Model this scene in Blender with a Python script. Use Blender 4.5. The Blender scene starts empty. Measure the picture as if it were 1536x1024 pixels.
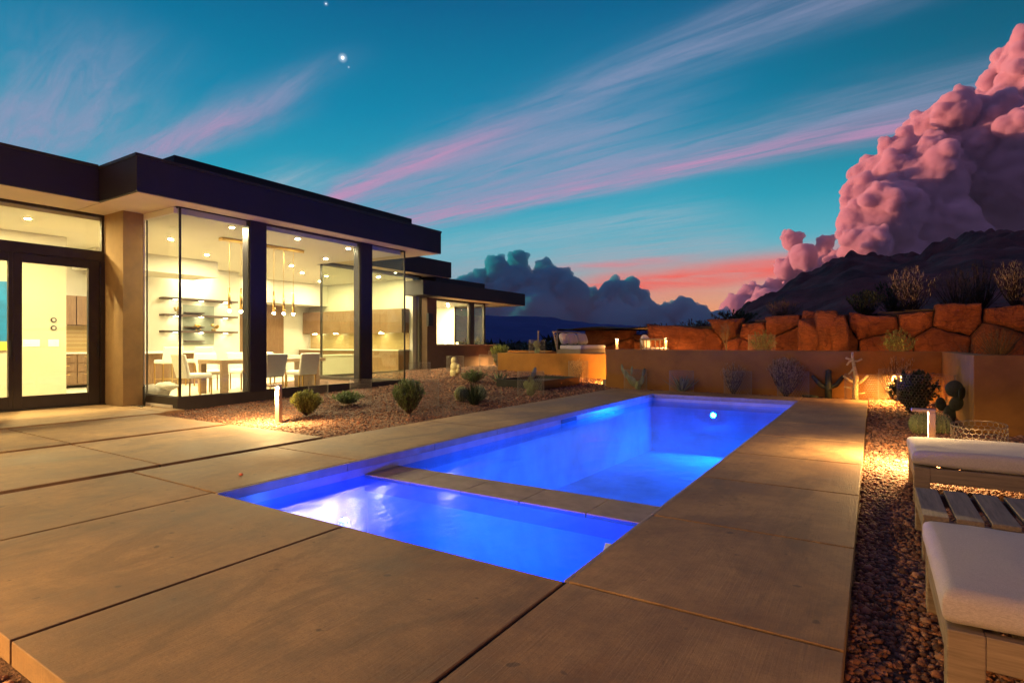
import bpy, math, random
import numpy as np
from mathutils import Vector, Matrix, noise
random.seed(7)
C = bpy.context.scene.collection
S = bpy.context.scene
PI = math.pi
R = math.radians
YAW = R(32.52)                      # camera heading, left of +Y (the pool runs along +Y)
FW = (-math.sin(YAW), math.cos(YAW)); RT = (math.cos(YAW), math.sin(YAW)); EYE = 1.2

def ray(px, py, d):                 # a far landmark seen in a given direction at depth d
    k = (px-768)/850*d
    return Vector((d*FW[0]+k*RT[0], d*FW[1]+k*RT[1], EYE-d*(py-515)/850))

# ---------------------------------------------------------------- materials
class NT:
    def __init__(s, tree): s.t = tree; s.n = tree.nodes; s.l = tree.links
    def new(s, typ, **kw):
        n = s.n.new(typ)
        for k, v in kw.items(): setattr(n, k, v)
        return n
    def put(s, sock, v):
        if isinstance(v, bpy.types.NodeSocket): s.l.new(v, sock)
        elif v is not None:
            if isinstance(v, tuple) and len(v) == 3 and sock.type == 'RGBA': v = v+(1,)
            sock.default_value = v
    def math(s, op, a, b=None, c=None, clamp=False):
        n = s.new('ShaderNodeMath', operation=op, use_clamp=clamp)
        s.put(n.inputs[0], a); s.put(n.inputs[1], b)
        if c is not None: s.put(n.inputs[2], c)
        return n.outputs[0]
    def mix(s, f, a, b, mode='MIX'):
        n = s.new('ShaderNodeMix', data_type='RGBA', blend_type=mode)
        s.put(n.inputs[0], f); s.put(n.inputs[6], a); s.put(n.inputs[7], b)
        return n.outputs[2]
    def noise(s, vec, scale, detail=4, rough=.55, dist=0.):
        n = s.new('ShaderNodeTexNoise'); s.put(n.inputs['Vector'], vec)
        n.inputs['Scale'].default_value = scale; n.inputs['Detail'].default_value = detail
        n.inputs['Roughness'].default_value = rough; n.inputs['Distortion'].default_value = dist
        return n.outputs[0]
    def map(s, vec, scale=(1,1,1), loc=(0,0,0), rot=(0,0,0)):
        n = s.new('ShaderNodeMapping'); s.put(n.inputs[0], vec)
        n.inputs[1].default_value = loc; n.inputs[2].default_value = rot; n.inputs[3].default_value = scale
        return n.outputs[0]
    def range(s, v, a, b, c=0., d=1., smooth=False):
        n = s.new('ShaderNodeMapRange', interpolation_type='SMOOTHSTEP' if smooth else 'LINEAR')
        s.put(n.inputs[0], v)
        for i, x in enumerate((a, b, c, d)): n.inputs[1+i].default_value = x
        return n.outputs[0]
    def ramp(s, v, stops):
        n = s.new('ShaderNodeValToRGB'); s.put(n.inputs[0], v)
        e = n.color_ramp.elements
        while len(e) < len(stops): e.new(.5)
        for x, (p, c) in zip(e, stops): x.position = p; x.color = tuple(c)+(1,)
        return n.outputs[0]

def newmat(name):
    m = bpy.data.materials.new(name); m.use_nodes = True
    t = NT(m.node_tree); t.n.clear()
    out = t.new('ShaderNodeOutputMaterial')
    return m, t, out

def pbr(name, base, rough=.6, metal=0., vary=.25, nscale=6., bump=.0, bscale=60., space='Object', spec=.5, stretch=(1,1,1), sheen=0., attr=None, stain=None):
    m, t, out = newmat(name)
    p = t.new('ShaderNodeBsdfPrincipled')
    tc = t.new('ShaderNodeTexCoord').outputs['Object']
    v = t.map(tc, stretch) if stretch != (1,1,1) else tc
    n = t.noise(v, nscale, 5, .6)
    lo = tuple(x*(1-vary) for x in base); hi = tuple(min(1, x*(1+vary)) for x in base)
    col = t.mix(t.range(n, .3, .7), lo, hi)
    if attr:
        a = t.new('ShaderNodeAttribute', attribute_name=attr)
        col = t.mix(1., col, a.outputs[0], 'MULTIPLY')
    if stain:
        col = t.mix(t.range(t.noise(tc, stain[1], 6, .65, .4), .52, .72), col, stain[0])
    t.l.new(col, p.inputs['Base Color'])
    p.inputs['Roughness'].default_value = rough; p.inputs['Metallic'].default_value = metal
    p.inputs['Specular IOR Level'].default_value = spec
    if sheen: p.inputs['Sheen Weight'].default_value = sheen
    if bump:
        b = t.new('ShaderNodeBump'); b.inputs['Strength'].default_value = 1.; b.inputs['Distance'].default_value = bump
        t.l.new(t.noise(v, bscale, 6, .65), b.inputs['Height']); t.l.new(b.outputs[0], p.inputs['Normal'])
    t.l.new(p.outputs[0], out.inputs[0])
    return m

def emit(name, col, strength):
    m, t, out = newmat(name)
    e = t.new('ShaderNodeEmission'); e.inputs[0].default_value = col+(1,); e.inputs[1].default_value = strength
    t.l.new(e.outputs[0], out.inputs[0]); return m

def glassmat(name, tint=(.93,.96,.92), ior=1.5, rough=0., bump=None, interface=False):
    m, t, out = newmat(name)
    tr = t.new('ShaderNodeBsdfTransparent'); tr.inputs[0].default_value = tint+(1,)
    gl = t.new('ShaderNodeBsdfGlossy'); gl.inputs['Roughness'].default_value = rough
    fr = t.new('ShaderNodeLayerWeight'); fr.inputs[0].default_value = .5
    f0 = ((ior-1)/(ior+1))**2
    fac = t.math('ADD', t.math('MULTIPLY', t.math('POWER', fr.outputs['Facing'], 5.), 1-f0), f0)
    if interface:                     # a single water surface: total reflection from below is real
        fr = t.new('ShaderNodeFresnel'); fr.inputs[0].default_value = ior; fac = fr.outputs[0]
    if bump:
        tc = t.new('ShaderNodeTexCoord').outputs['Object']
        b = t.new('ShaderNodeBump'); b.inputs['Distance'].default_value = bump[0]
        h = t.math('ADD', t.noise(t.map(tc, (1.,.55,1)), bump[1], 3, .5, .6), t.math('MULTIPLY', t.noise(tc, bump[1]*5, 2), .18))
        t.l.new(h, b.inputs['Height'])
        t.l.new(b.outputs[0], gl.inputs['Normal']); t.l.new(b.outputs[0], fr.inputs['Normal'])
    mx = t.new('ShaderNodeMixShader')
    t.l.new(fac, mx.inputs[0]); t.l.new(tr.outputs[0], mx.inputs[1]); t.l.new(gl.outputs[0], mx.inputs[2])
    t.l.new(mx.outputs[0], out.inputs[0]); return m

def concrete_mat():
    m, t, out = newmat('broomed concrete')
    p = t.new('ShaderNodeBsdfPrincipled')
    tc = t.new('ShaderNodeTexCoord').outputs['Object']
    patch = t.noise(tc, .9, 6, .62, .3)
    fine = t.noise(tc, 9, 6, .7)
    broom = t.noise(t.map(tc, (150, 2.2, 1)), 1., 4, .65)      # broom strokes across the slab
    broom2 = t.noise(t.map(tc, (26, .8, 1)), 1., 4, .6)
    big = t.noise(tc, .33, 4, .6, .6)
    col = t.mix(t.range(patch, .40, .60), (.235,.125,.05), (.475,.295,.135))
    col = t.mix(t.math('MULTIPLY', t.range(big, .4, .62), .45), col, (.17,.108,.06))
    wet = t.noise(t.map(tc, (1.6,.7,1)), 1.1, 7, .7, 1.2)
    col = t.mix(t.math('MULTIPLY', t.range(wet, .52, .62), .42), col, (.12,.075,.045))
    col = t.mix(t.math('MULTIPLY', t.range(fine, .42, .68), .42), col, (.15,.10,.064))
    col = t.mix(t.math('MULTIPLY', t.range(broom, .45, .66), .22), col, (.14,.094,.06))
    col = t.mix(t.math('MULTIPLY', t.range(broom2, .5, .8), .16), col, (.36,.265,.175))
    grit = t.noise(tc, 95, 3, .7)
    col = t.mix(t.math('MULTIPLY', t.range(grit, .5, .7), .35), col, (.10,.066,.038))
    spots = t.noise(tc, 11., 2, .4)
    col = t.mix(t.math('MULTIPLY', t.range(spots, .71, .75), .7), col, (.085,.06,.042))
    t.l.new(col, p.inputs['Base Color'])
    t.l.new(t.range(patch, .3, .7, .55, .8), p.inputs['Roughness'])
    p.inputs['Specular IOR Level'].default_value = .35
    b = t.new('ShaderNodeBump'); b.inputs['Distance'].default_value = .0035
    h = t.math('ADD', t.math('MULTIPLY', broom, .8), t.math('MULTIPLY', fine, .9))
    t.l.new(h, b.inputs['Height']); t.l.new(b.outputs[0], p.inputs['Normal'])
    t.l.new(p.outputs[0], out.inputs[0]); return m

def wood(name, a, b, rough=.55, axis=0):
    m, t, out = newmat(name)
    p = t.new('ShaderNodeBsdfPrincipled')
    tc = t.new('ShaderNodeTexCoord').outputs['Object']
    sc = [22, 22, 22]; sc[axis] = 1.4
    g = t.noise(t.map(tc, tuple(sc)), 1.6, 6, .65, .9)
    g2 = t.noise(t.map(tc, tuple(x*4 for x in sc)), 1., 3, .6)
    col = t.mix(t.range(t.math('ADD', t.math('MULTIPLY', g, .7), t.math('MULTIPLY', g2, .3)), .35, .65), a, b)
    t.l.new(col, p.inputs['Base Color']); p.inputs['Roughness'].default_value = rough
    bp = t.new('ShaderNodeBump'); bp.inputs['Distance'].default_value = .0012
    t.l.new(g2, bp.inputs['Height']); t.l.new(bp.outputs[0], p.inputs['Normal'])
    t.l.new(p.outputs[0], out.inputs[0]); return m

def fabric(name, base):
    m, t, out = newmat(name)
    p = t.new('ShaderNodeBsdfPrincipled')
    tc = t.new('ShaderNodeTexCoord').outputs['Object']
    wx = t.noise(t.map(tc, (900, 90, 200)), 1, 2); wy = t.noise(t.map(tc, (90, 900, 200)), 1, 2)
    w = t.math('ADD', wx, wy)
    soft = t.noise(tc, 5, 4)
    col = t.mix(t.range(w, .75, 1.25), tuple(x*.8 for x in base), tuple(min(1, x*1.15) for x in base))
    col = t.mix(t.math('MULTIPLY', t.range(soft, .35, .7), .15), col, tuple(x*.7 for x in base))
    t.l.new(col, p.inputs['Base Color']); p.inputs['Roughness'].default_value = .9
    p.inputs['Sheen Weight'].default_value = .15
    b = t.new('ShaderNodeBump'); b.inputs['Distance'].default_value = .0015
    t.l.new(t.math('ADD', w, t.math('MULTIPLY', soft, 3.)), b.inputs['Height']); t.l.new(b.outputs[0], p.inputs['Normal'])
    t.l.new(p.outputs[0], out.inputs[0]); return m

def leafmat(name, a, b):
    m, t, out = newmat(name)
    at = t.new('ShaderNodeAttribute', attribute_name='col')
    col = t.mix(at.outputs['Fac'], a, b)
    d = t.new('ShaderNodeBsdfPrincipled'); t.l.new(col, d.inputs['Base Color']); d.inputs['Roughness'].default_value = .6
    d.inputs['Specular IOR Level'].default_value = .3
    tl = t.new('ShaderNodeBsdfTranslucent'); t.l.new(col, tl.inputs[0])
    mx = t.new('ShaderNodeMixShader'); mx.inputs[0].default_value = .25
    t.l.new(d.outputs[0], mx.inputs[1]); t.l.new(tl.outputs[0], mx.inputs[2]); t.l.new(mx.outputs[0], out.inputs[0]); return m

def tilewall(name, base, grout, sx, sz, turn=90):
    m, t, out = newmat(name)
    p = t.new('ShaderNodeBsdfPrincipled'); tc = t.new('ShaderNodeTexCoord').outputs['Object']
    b = t.new('ShaderNodeTexBrick'); t.l.new(t.map(tc, (1,1,1), rot=(R(90), 0, R(turn))), b.inputs[0])
    b.inputs['Color1'].default_value = base+(1,); b.inputs['Color2'].default_value = tuple(x*.75 for x in base)+(1,)
    b.inputs['Mortar'].default_value = grout+(1,); b.inputs['Scale'].default_value = 1
    b.inputs['Brick Width'].default_value = sx; b.inputs['Row Height'].default_value = sz; b.inputs['Mortar Size'].default_value = .004
    t.l.new(b.outputs[0], p.inputs['Base Color']); p.inputs['Roughness'].default_value = .25
    t.l.new(p.outputs[0], out.inputs[0]); return m

def rockmat():
    m, t, out = newmat('red sandstone')
    p = t.new('ShaderNodeBsdfPrincipled'); tc = t.new('ShaderNodeTexCoord').outputs['Object']
    n1 = t.noise(tc, 2.2, 7, .65, .5); n2 = t.noise(t.map(tc, (1,1,5)), 3.5, 6, .7, .8)
    col = t.mix(t.range(n1, .32, .68), (.20,.045,.010), (.40,.115,.03))
    col = t.mix(t.math('MULTIPLY', t.range(n2, .5, .75), .55), col, (.13,.04,.018))
    oi = t.new('ShaderNodeObjectInfo').outputs['Random']
    col = t.mix(1., col, t.math('ADD', t.math('MULTIPLY', oi, .75), .55), 'MULTIPLY')
    wv = t.new('ShaderNodeVectorMath', operation='MULTIPLY_ADD'); nv = t.new('ShaderNodeTexNoise'); t.l.new(tc, nv.inputs['Vector']); nv.inputs['Scale'].default_value = 2.
    t.l.new(nv.outputs['Color'], wv.inputs[0]); wv.inputs[1].default_value = (.5,.5,.5); t.l.new(tc, wv.inputs[2])
    vo = t.new('ShaderNodeTexVoronoi', feature='DISTANCE_TO_EDGE'); t.l.new(wv.outputs[0], vo.inputs['Vector']); vo.inputs['Scale'].default_value = 1.6
    crack = t.range(vo.outputs['Distance'], .0, .035, 1., 0.)
    col = t.mix(t.math('MULTIPLY', crack, .4), col, (.05,.016,.008))
    n3 = t.noise(tc, 16, 6, .7)
    t.l.new(col, p.inputs['Base Color']); p.inputs['Roughness'].default_value = .9
    b = t.new('ShaderNodeBump'); b.inputs['Distance'].default_value = .15
    t.l.new(t.math('SUBTRACT', t.math('ADD', t.math('ADD', n1, n2), t.math('MULTIPLY', n3, .7)), t.math('MULTIPLY', crack, .15)), b.inputs['Height']); t.l.new(b.outputs[0], p.inputs['Normal'])
    t.l.new(p.outputs[0], out.inputs[0]); return m

def cloudmat(name, base, mfp):
    m, t, out = newmat(name)
    v = t.new('ShaderNodeVolumePrincipled'); v.inputs['Color'].default_value = base+(1,); v.inputs['Density'].default_value = 1/mfp; v.inputs['Anisotropy'].default_value = 0.
    t.l.new(v.outputs[0], out.inputs['Volume']); return m

M = dict(
 concrete=concrete_mat(),
 gravel=pbr('gravel bed', (.13,.065,.038), .95, vary=.75, nscale=70, bump=.02, bscale=55),
 pebble=pbr('crushed red stone', (.27,.15,.095), .85, vary=.2, nscale=30, attr='col'),
 stucco=pbr('tan stucco', (.29,.128,.022), .92, vary=.12, nscale=3, bump=.004, bscale=90, stain=((.21,.09,.016), 1.1)),
 stuccop=pbr('grey tan stucco', (.25,.15,.06), .92, vary=.12, nscale=3, bump=.004, bscale=90, stain=((.18,.115,.055), 1.1)),
 stuccod=pbr('brown stucco', (.10,.06,.035), .92, vary=.12, nscale=3, bump=.004, bscale=90),
 fascia=pbr('dark bronze fascia', (.012,.007,.012), .6, vary=.2, nscale=1.5, bump=.001, bscale=8),
 fascia2=pbr('dark bronze plinth', (.035,.026,.019), .55, vary=.2, nscale=2.),
 bronze=pbr('dark bronze frame', (.035,.026,.02), .42, metal=.3, vary=.15),
 soffit=pbr('soffit plaster', (.60,.47,.30), .9, vary=.06, nscale=2),
 plaster=pbr('cream wall paint', (.585,.56,.485), .85, vary=.03, nscale=2),
 plaster_dim=pbr('dimmed wall paint', (.36,.335,.26), .85, vary=.03, nscale=2),  # wall colour darkened to offset the bright lamps by the door
 ceil=pbr('ceiling paint', (.58,.55,.46), .9, vary=.02, nscale=2),
 floor=pbr('pale floor tile', (.74,.68,.56), .25, vary=.08, nscale=1.5),
 walnut=wood('walnut veneer', (.13,.072,.04), (.23,.135,.075), .4, 2),
 darkshelf=wood('dark shelf wood', (.05,.03,.022), (.09,.055,.04), .5, 1),
 tablewood=wood('dining table wood', (.22,.14,.085), (.36,.24,.15), .4, 1),
 teak=wood('weathered grey teak', (.16,.115,.075), (.31,.235,.155), .7, 0),
 teaky=wood('weathered grey teak across', (.16,.12,.085), (.31,.24,.175), .7, 1),
 cushion=fabric('oatmeal outdoor fabric', (.54,.485,.46)),
 chairfab=fabric('cream upholstery', (.84,.80,.70)),
 greyfab=fabric('grey fabric', (.35,.32,.28)),
 brass=pbr('brushed brass', (.48,.31,.10), .3, metal=1., vary=.08),
 black=pbr('black metal', (.02,.018,.017), .45, metal=.2, vary=.1),
 steel=pbr('planter steel', (.022,.020,.014), .5, metal=.2, vary=.25, nscale=3),
 glass=glassmat('clear window glass', (.95,.97,.92)),
 smoked=pbr('grey back-painted glass', (.26,.29,.25), .15, vary=.1),
 water=glassmat('pool water', (.17,.52,1.), 1.33, .20, (.014, 2.2), True),
 poolplaster=pbr('pool plaster', (.56,.62,.70), .8, vary=.32, nscale=1.3, bump=.003, bscale=40),
 tile=pbr('pool waterline tile', (.34,.33,.36), .3, vary=.15, nscale=5),
 shade_sheet=pbr('dark joint sealant', (.016,.012,.009), .95, vary=.2),
 coping=pbr('pool coping stone', (.30,.22,.155), .6, vary=.2, nscale=7),
 lensdoor=emit('bright warm downlight lens', (1., .76,.36), 15000.),
 lens=emit('warm downlight lens', (1., .81,.46), 7000.),
 pendant=emit('warm pendant bulb', (1., .80,.48), 160.),
 bol=emit('warm path light lens', (1., .60,.22), 9000.),
 spotfar=emit('strong amber spot lens', (1., .43,.09), 3200.),
 spotlens=emit('amber spot lens', (1., .43,.09), 2000.),
 boldim=emit('dim amber path light lens', (1., .50,.14), 1600.),
 globe=emit('lantern globe', (1., .52,.13), 2000.),
 bolr=emit('amber path light lens', (1., .45,.10), 7000.),
 pendlow=emit('lamp shade glow', (1.,.72,.36), 6.),
 under=emit('shelf strip light', (1., .82,.48), 160.),
 blue=emit('blue pool lamp', (.002,.15,1.), 13000.),
 glint_lens=emit('bubbler lamp', (.30,.45,1.), 900.),
 bluespa=emit('blue spa lamp', (.012,.06,1.), 6500.),
 rock=rockmat(),
 hill=pbr('dry hillside', (.15,.058,.045), .95, vary=.75, nscale=.05, bump=5., bscale=.12),
 hill_hazed=pbr('far blue ranges', (.03,.075,.26), 1., vary=.25, nscale=.0012, bump=60., bscale=.002, spec=0),  # distance haze painted in as the blue of the hill colour
 slope=pbr('dark scrub slope', (.045,.03,.022), .95, vary=.6, nscale=.7, bump=.1, bscale=2.),
 earth=pbr('desert earth', (.11,.065,.04), .95, vary=.4, nscale=.15, bump=.05, bscale=3),
 cloudp=cloudmat('pink cumulus', (.992,.88,.92), 42),
 cloud_skytint=cloudmat('teal cumulus', (.02,.90,.94), 60),  # teal of the dusk skylight tinted into the cloud colour
 leafy=leafmat('yellow green leaves', (.07,.10,.02), (.42,.43,.10)),
 leafg=leafmat('green leaves', (.05,.09,.03), (.25,.32,.11)),
 leafd=leafmat('dark leaves', (.012,.022,.012), (.055,.075,.03)),
 leafs=leafmat('dry straw twigs', (.22,.15,.065), (.64,.48,.24)),
 leafb=leafmat('bluish agave leaves', (.10,.13,.075), (.30,.33,.18)),
 twig=leafmat('bare twigs', (.05,.032,.022), (.20,.13,.08)),
 bark=pbr('bark', (.10,.065,.04), .9, vary=.3, nscale=20),
 cactus=pbr('cactus skin', (.17,.19,.075), .7, vary=.35, nscale=14, bump=.006, bscale=50),
 cactusp=pbr('pale cholla skin', (.56,.45,.22), .85, vary=.3, nscale=22, bump=.01, bscale=60),
 cactusd=pbr('dark cactus pads', (.035,.045,.028), .6, vary=.4, nscale=14, bump=.004, bscale=60),
 spines=pbr('golden spines', (.50,.40,.20), .8, vary=.3, nscale=30),
 wire=pbr('galvanised wire', (.27,.22,.17), .5, metal=.5, vary=.1),
 tilek=tilewall('brown mosaic backsplash', (.38,.26,.12), (.6,.5,.3), .11, .05),
 tilek2=tilewall('brown mosaic backsplash across', (.38,.26,.12), (.6,.5,.3), .11, .05, 0),
 stone=pbr('white counter stone', (.82,.78,.68), .2, vary=.06, nscale=4),
 blue_paint=pbr('blue paint', (.0,.10,.26), .5, vary=.35, nscale=3),
 yellow_paint=pbr('yellow paint', (.75,.45,.06), .5, vary=.3, nscale=3),
 white=pbr('white plastic', (.8,.78,.72), .4, vary=.03),
 red=pbr('faded red plastic', (.55,.12,.06), .5, vary=.2),
 surface_streak=pbr('white water foam', (.85,.9,.95), .7, vary=.1, nscale=30),
)

# ---------------------------------------------------------------- mesh helpers
class MB:
    def __init__(s): s.v = []; s.f = []; s.c = []
    def add(s, vs, fs, c=None):
        o = len(s.v); s.v += [tuple(x) for x in vs]; s.f += [tuple(i+o for i in f) for f in fs]
        if c is not None: s.c += [c]*len(vs)
        return s
    def box(s, x0, y0, z0, x1, y1, z1):
        x0, x1 = min(x0,x1), max(x0,x1); y0, y1 = min(y0,y1), max(y0,y1); z0, z1 = min(z0,z1), max(z0,z1)
        return s.add([(x0,y0,z0),(x1,y0,z0),(x1,y1,z0),(x0,y1,z0),(x0,y0,z1),(x1,y0,z1),(x1,y1,z1),(x0,y1,z1)],
                     [(3,2,1,0),(4,5,6,7),(0,1,5,4),(1,2,6,5),(2,3,7,6),(3,0,4,7)])
    def tube(s, pts, r, n=8, caps=True, c=None):
        pts = [Vector(p) for p in pts]; rs = r if isinstance(r, (list,tuple)) else [r]*len(pts)
        rings = []; up = Vector((0,0,1))
        for i, p in enumerate(pts):
            d = (pts[min(i+1,len(pts)-1)]-pts[max(i-1,0)]).normalized()
            a = d.cross(up)
            if a.length < .1: a = d.cross(Vector((1,0,0)))
            a.normalize(); b = d.cross(a)
            rings.append([p+(a*math.cos(2*PI*k/n)+b*math.sin(2*PI*k/n))*rs[i] for k in range(n)])
        vs = [v for q in rings for v in q]; fs = []
        for i in range(len(pts)-1):
            for k in range(n):
                fs.append((i*n+k, i*n+(k+1)%n, (i+1)*n+(k+1)%n, (i+1)*n+k))
        if caps: fs += [tuple(range(n))[::-1], tuple((len(pts)-1)*n+k for k in range(n))]
        return s.add(vs, fs, c)
    def cyl(s, x, y, z0, z1, r, n=20, r2=None):
        return s.tube([(x,y,z0),(x,y,z1)], [r, r if r2 is None else r2], n)
    def ball(s, c, r, nu=14, nv=9, mat=None, fn=None):
        r = (r,r,r) if not isinstance(r, (tuple,list)) else r
        vs = []; fs = []
        for j in range(nv+1):
            th = PI*j/nv
            for i in range(nu):
                ph = 2*PI*i/nu
                p = Vector((math.sin(th)*math.cos(ph), math.sin(th)*math.sin(ph), math.cos(th)))
                k = fn(ph, th) if fn else 1.
                p = Vector((p.x*r[0]*k, p.y*r[1]*k, p.z*r[2]*k))
                if mat: p = mat @ p
                vs.append(p+Vector(c))
        for j in range(nv):
            for i in range(nu): fs.append((j*nu+i, (j+1)*nu+i, (j+1)*nu+(i+1)%nu, j*nu+(i+1)%nu))
        return s.add(vs, fs)
    def build(s, name, mat, parent=None, smooth=False, bevel=0., seg=2):
        me = bpy.data.meshes.new(name); me.from_pydata(s.v, [], s.f); me.update()
        me.materials.append(mat if not isinstance(mat, str) else M[mat])
        if smooth: me.polygons.foreach_set('use_smooth', [True]*len(me.polygons))
        if s.c and len(s.c) == len(s.v):
            a = me.color_attributes.new('col', 'FLOAT_COLOR', 'POINT')
            a.data.foreach_set('color', [x for c in s.c for x in ((c,c,c,1) if not isinstance(c, tuple) else c+(1,))])
        o = bpy.data.objects.new(name, me); C.objects.link(o)
        if parent is not None:
            o.parent = parent
            q = parent
            while q.parent: q = q.parent
            me.transform(Matrix.Translation(-q.location))
        if bevel:
            b = o.modifiers.new('edge', 'BEVEL'); b.width = bevel; b.segments = seg; b.limit_method = 'ANGLE'; b.angle_limit = R(40)
        return o

def tag(o, label=None, cat=None, group=None, kind=None):
    if label: o['label'] = label
    if cat: o['category'] = cat
    if group: o['group'] = group
    if kind: o['kind'] = kind
    return o
def thing(name, label, cat, loc=(0,0,0), rz=0., group=None):
    o = bpy.data.objects.new(name, None); C.objects.link(o); o.location = loc; o.rotation_euler = (0,0,rz)
    o.empty_display_size = .1
    return tag(o, label, cat, group)
def copy_tree(o, parent=None):
    c = o.copy(); C.objects.link(c)
    if parent is not None: c.parent = parent
    for ch in list(o.children): copy_tree(ch, c)
    return c
def place(proto, first, loc, rz=0., label=None, scale=None, group=None):
    o = proto if first else copy_tree(proto)
    o.location = loc; o.rotation_euler = (0,0,rz)
    if scale: o.scale = scale if isinstance(scale, tuple) else (scale,)*3
    if label: o['label'] = label
    if group: o['group'] = group
    return o
def np_mesh(name, V, Fq, mat, cols=None, smooth=False):     # V (n,3), Fq (m,k) arrays
    me = bpy.data.meshes.new(name); k = Fq.shape[1]
    me.vertices.add(len(V)); me.vertices.foreach_set('co', V.astype(np.float32).ravel())
    me.loops.add(Fq.size); me.loops.foreach_set('vertex_index', Fq.astype(np.int32).ravel())
    me.polygons.add(len(Fq)); me.polygons.foreach_set('loop_start', np.arange(0, Fq.size, k, dtype=np.int32))
    if smooth: me.polygons.foreach_set('use_smooth', np.ones(len(Fq), dtype=bool))
    me.update(calc_edges=True)
    if cols is not None:
        a = me.color_attributes.new('col', 'FLOAT_COLOR', 'POINT')
        cc = np.ones((len(V), 4), np.float32); cc[:, :3] = cols; a.data.foreach_set('color', cc.ravel())
    me.materials.append(M[mat]); o = bpy.data.objects.new(name, me); C.objects.link(o)
    return o

# ---------------------------------------------------------------- camera
cd = bpy.data.cameras.new('camera'); cam = bpy.data.objects.new('camera', cd); C.objects.link(cam)
cam.location = (0,0,EYE); cam.rotation_euler = (R(90), 0, YAW)
cd.sensor_width = 36; cd.lens = 850/1536*36; cd.shift_y = 3/1536; cd.clip_start = .05; cd.clip_end = 60000
S.camera = cam

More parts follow.
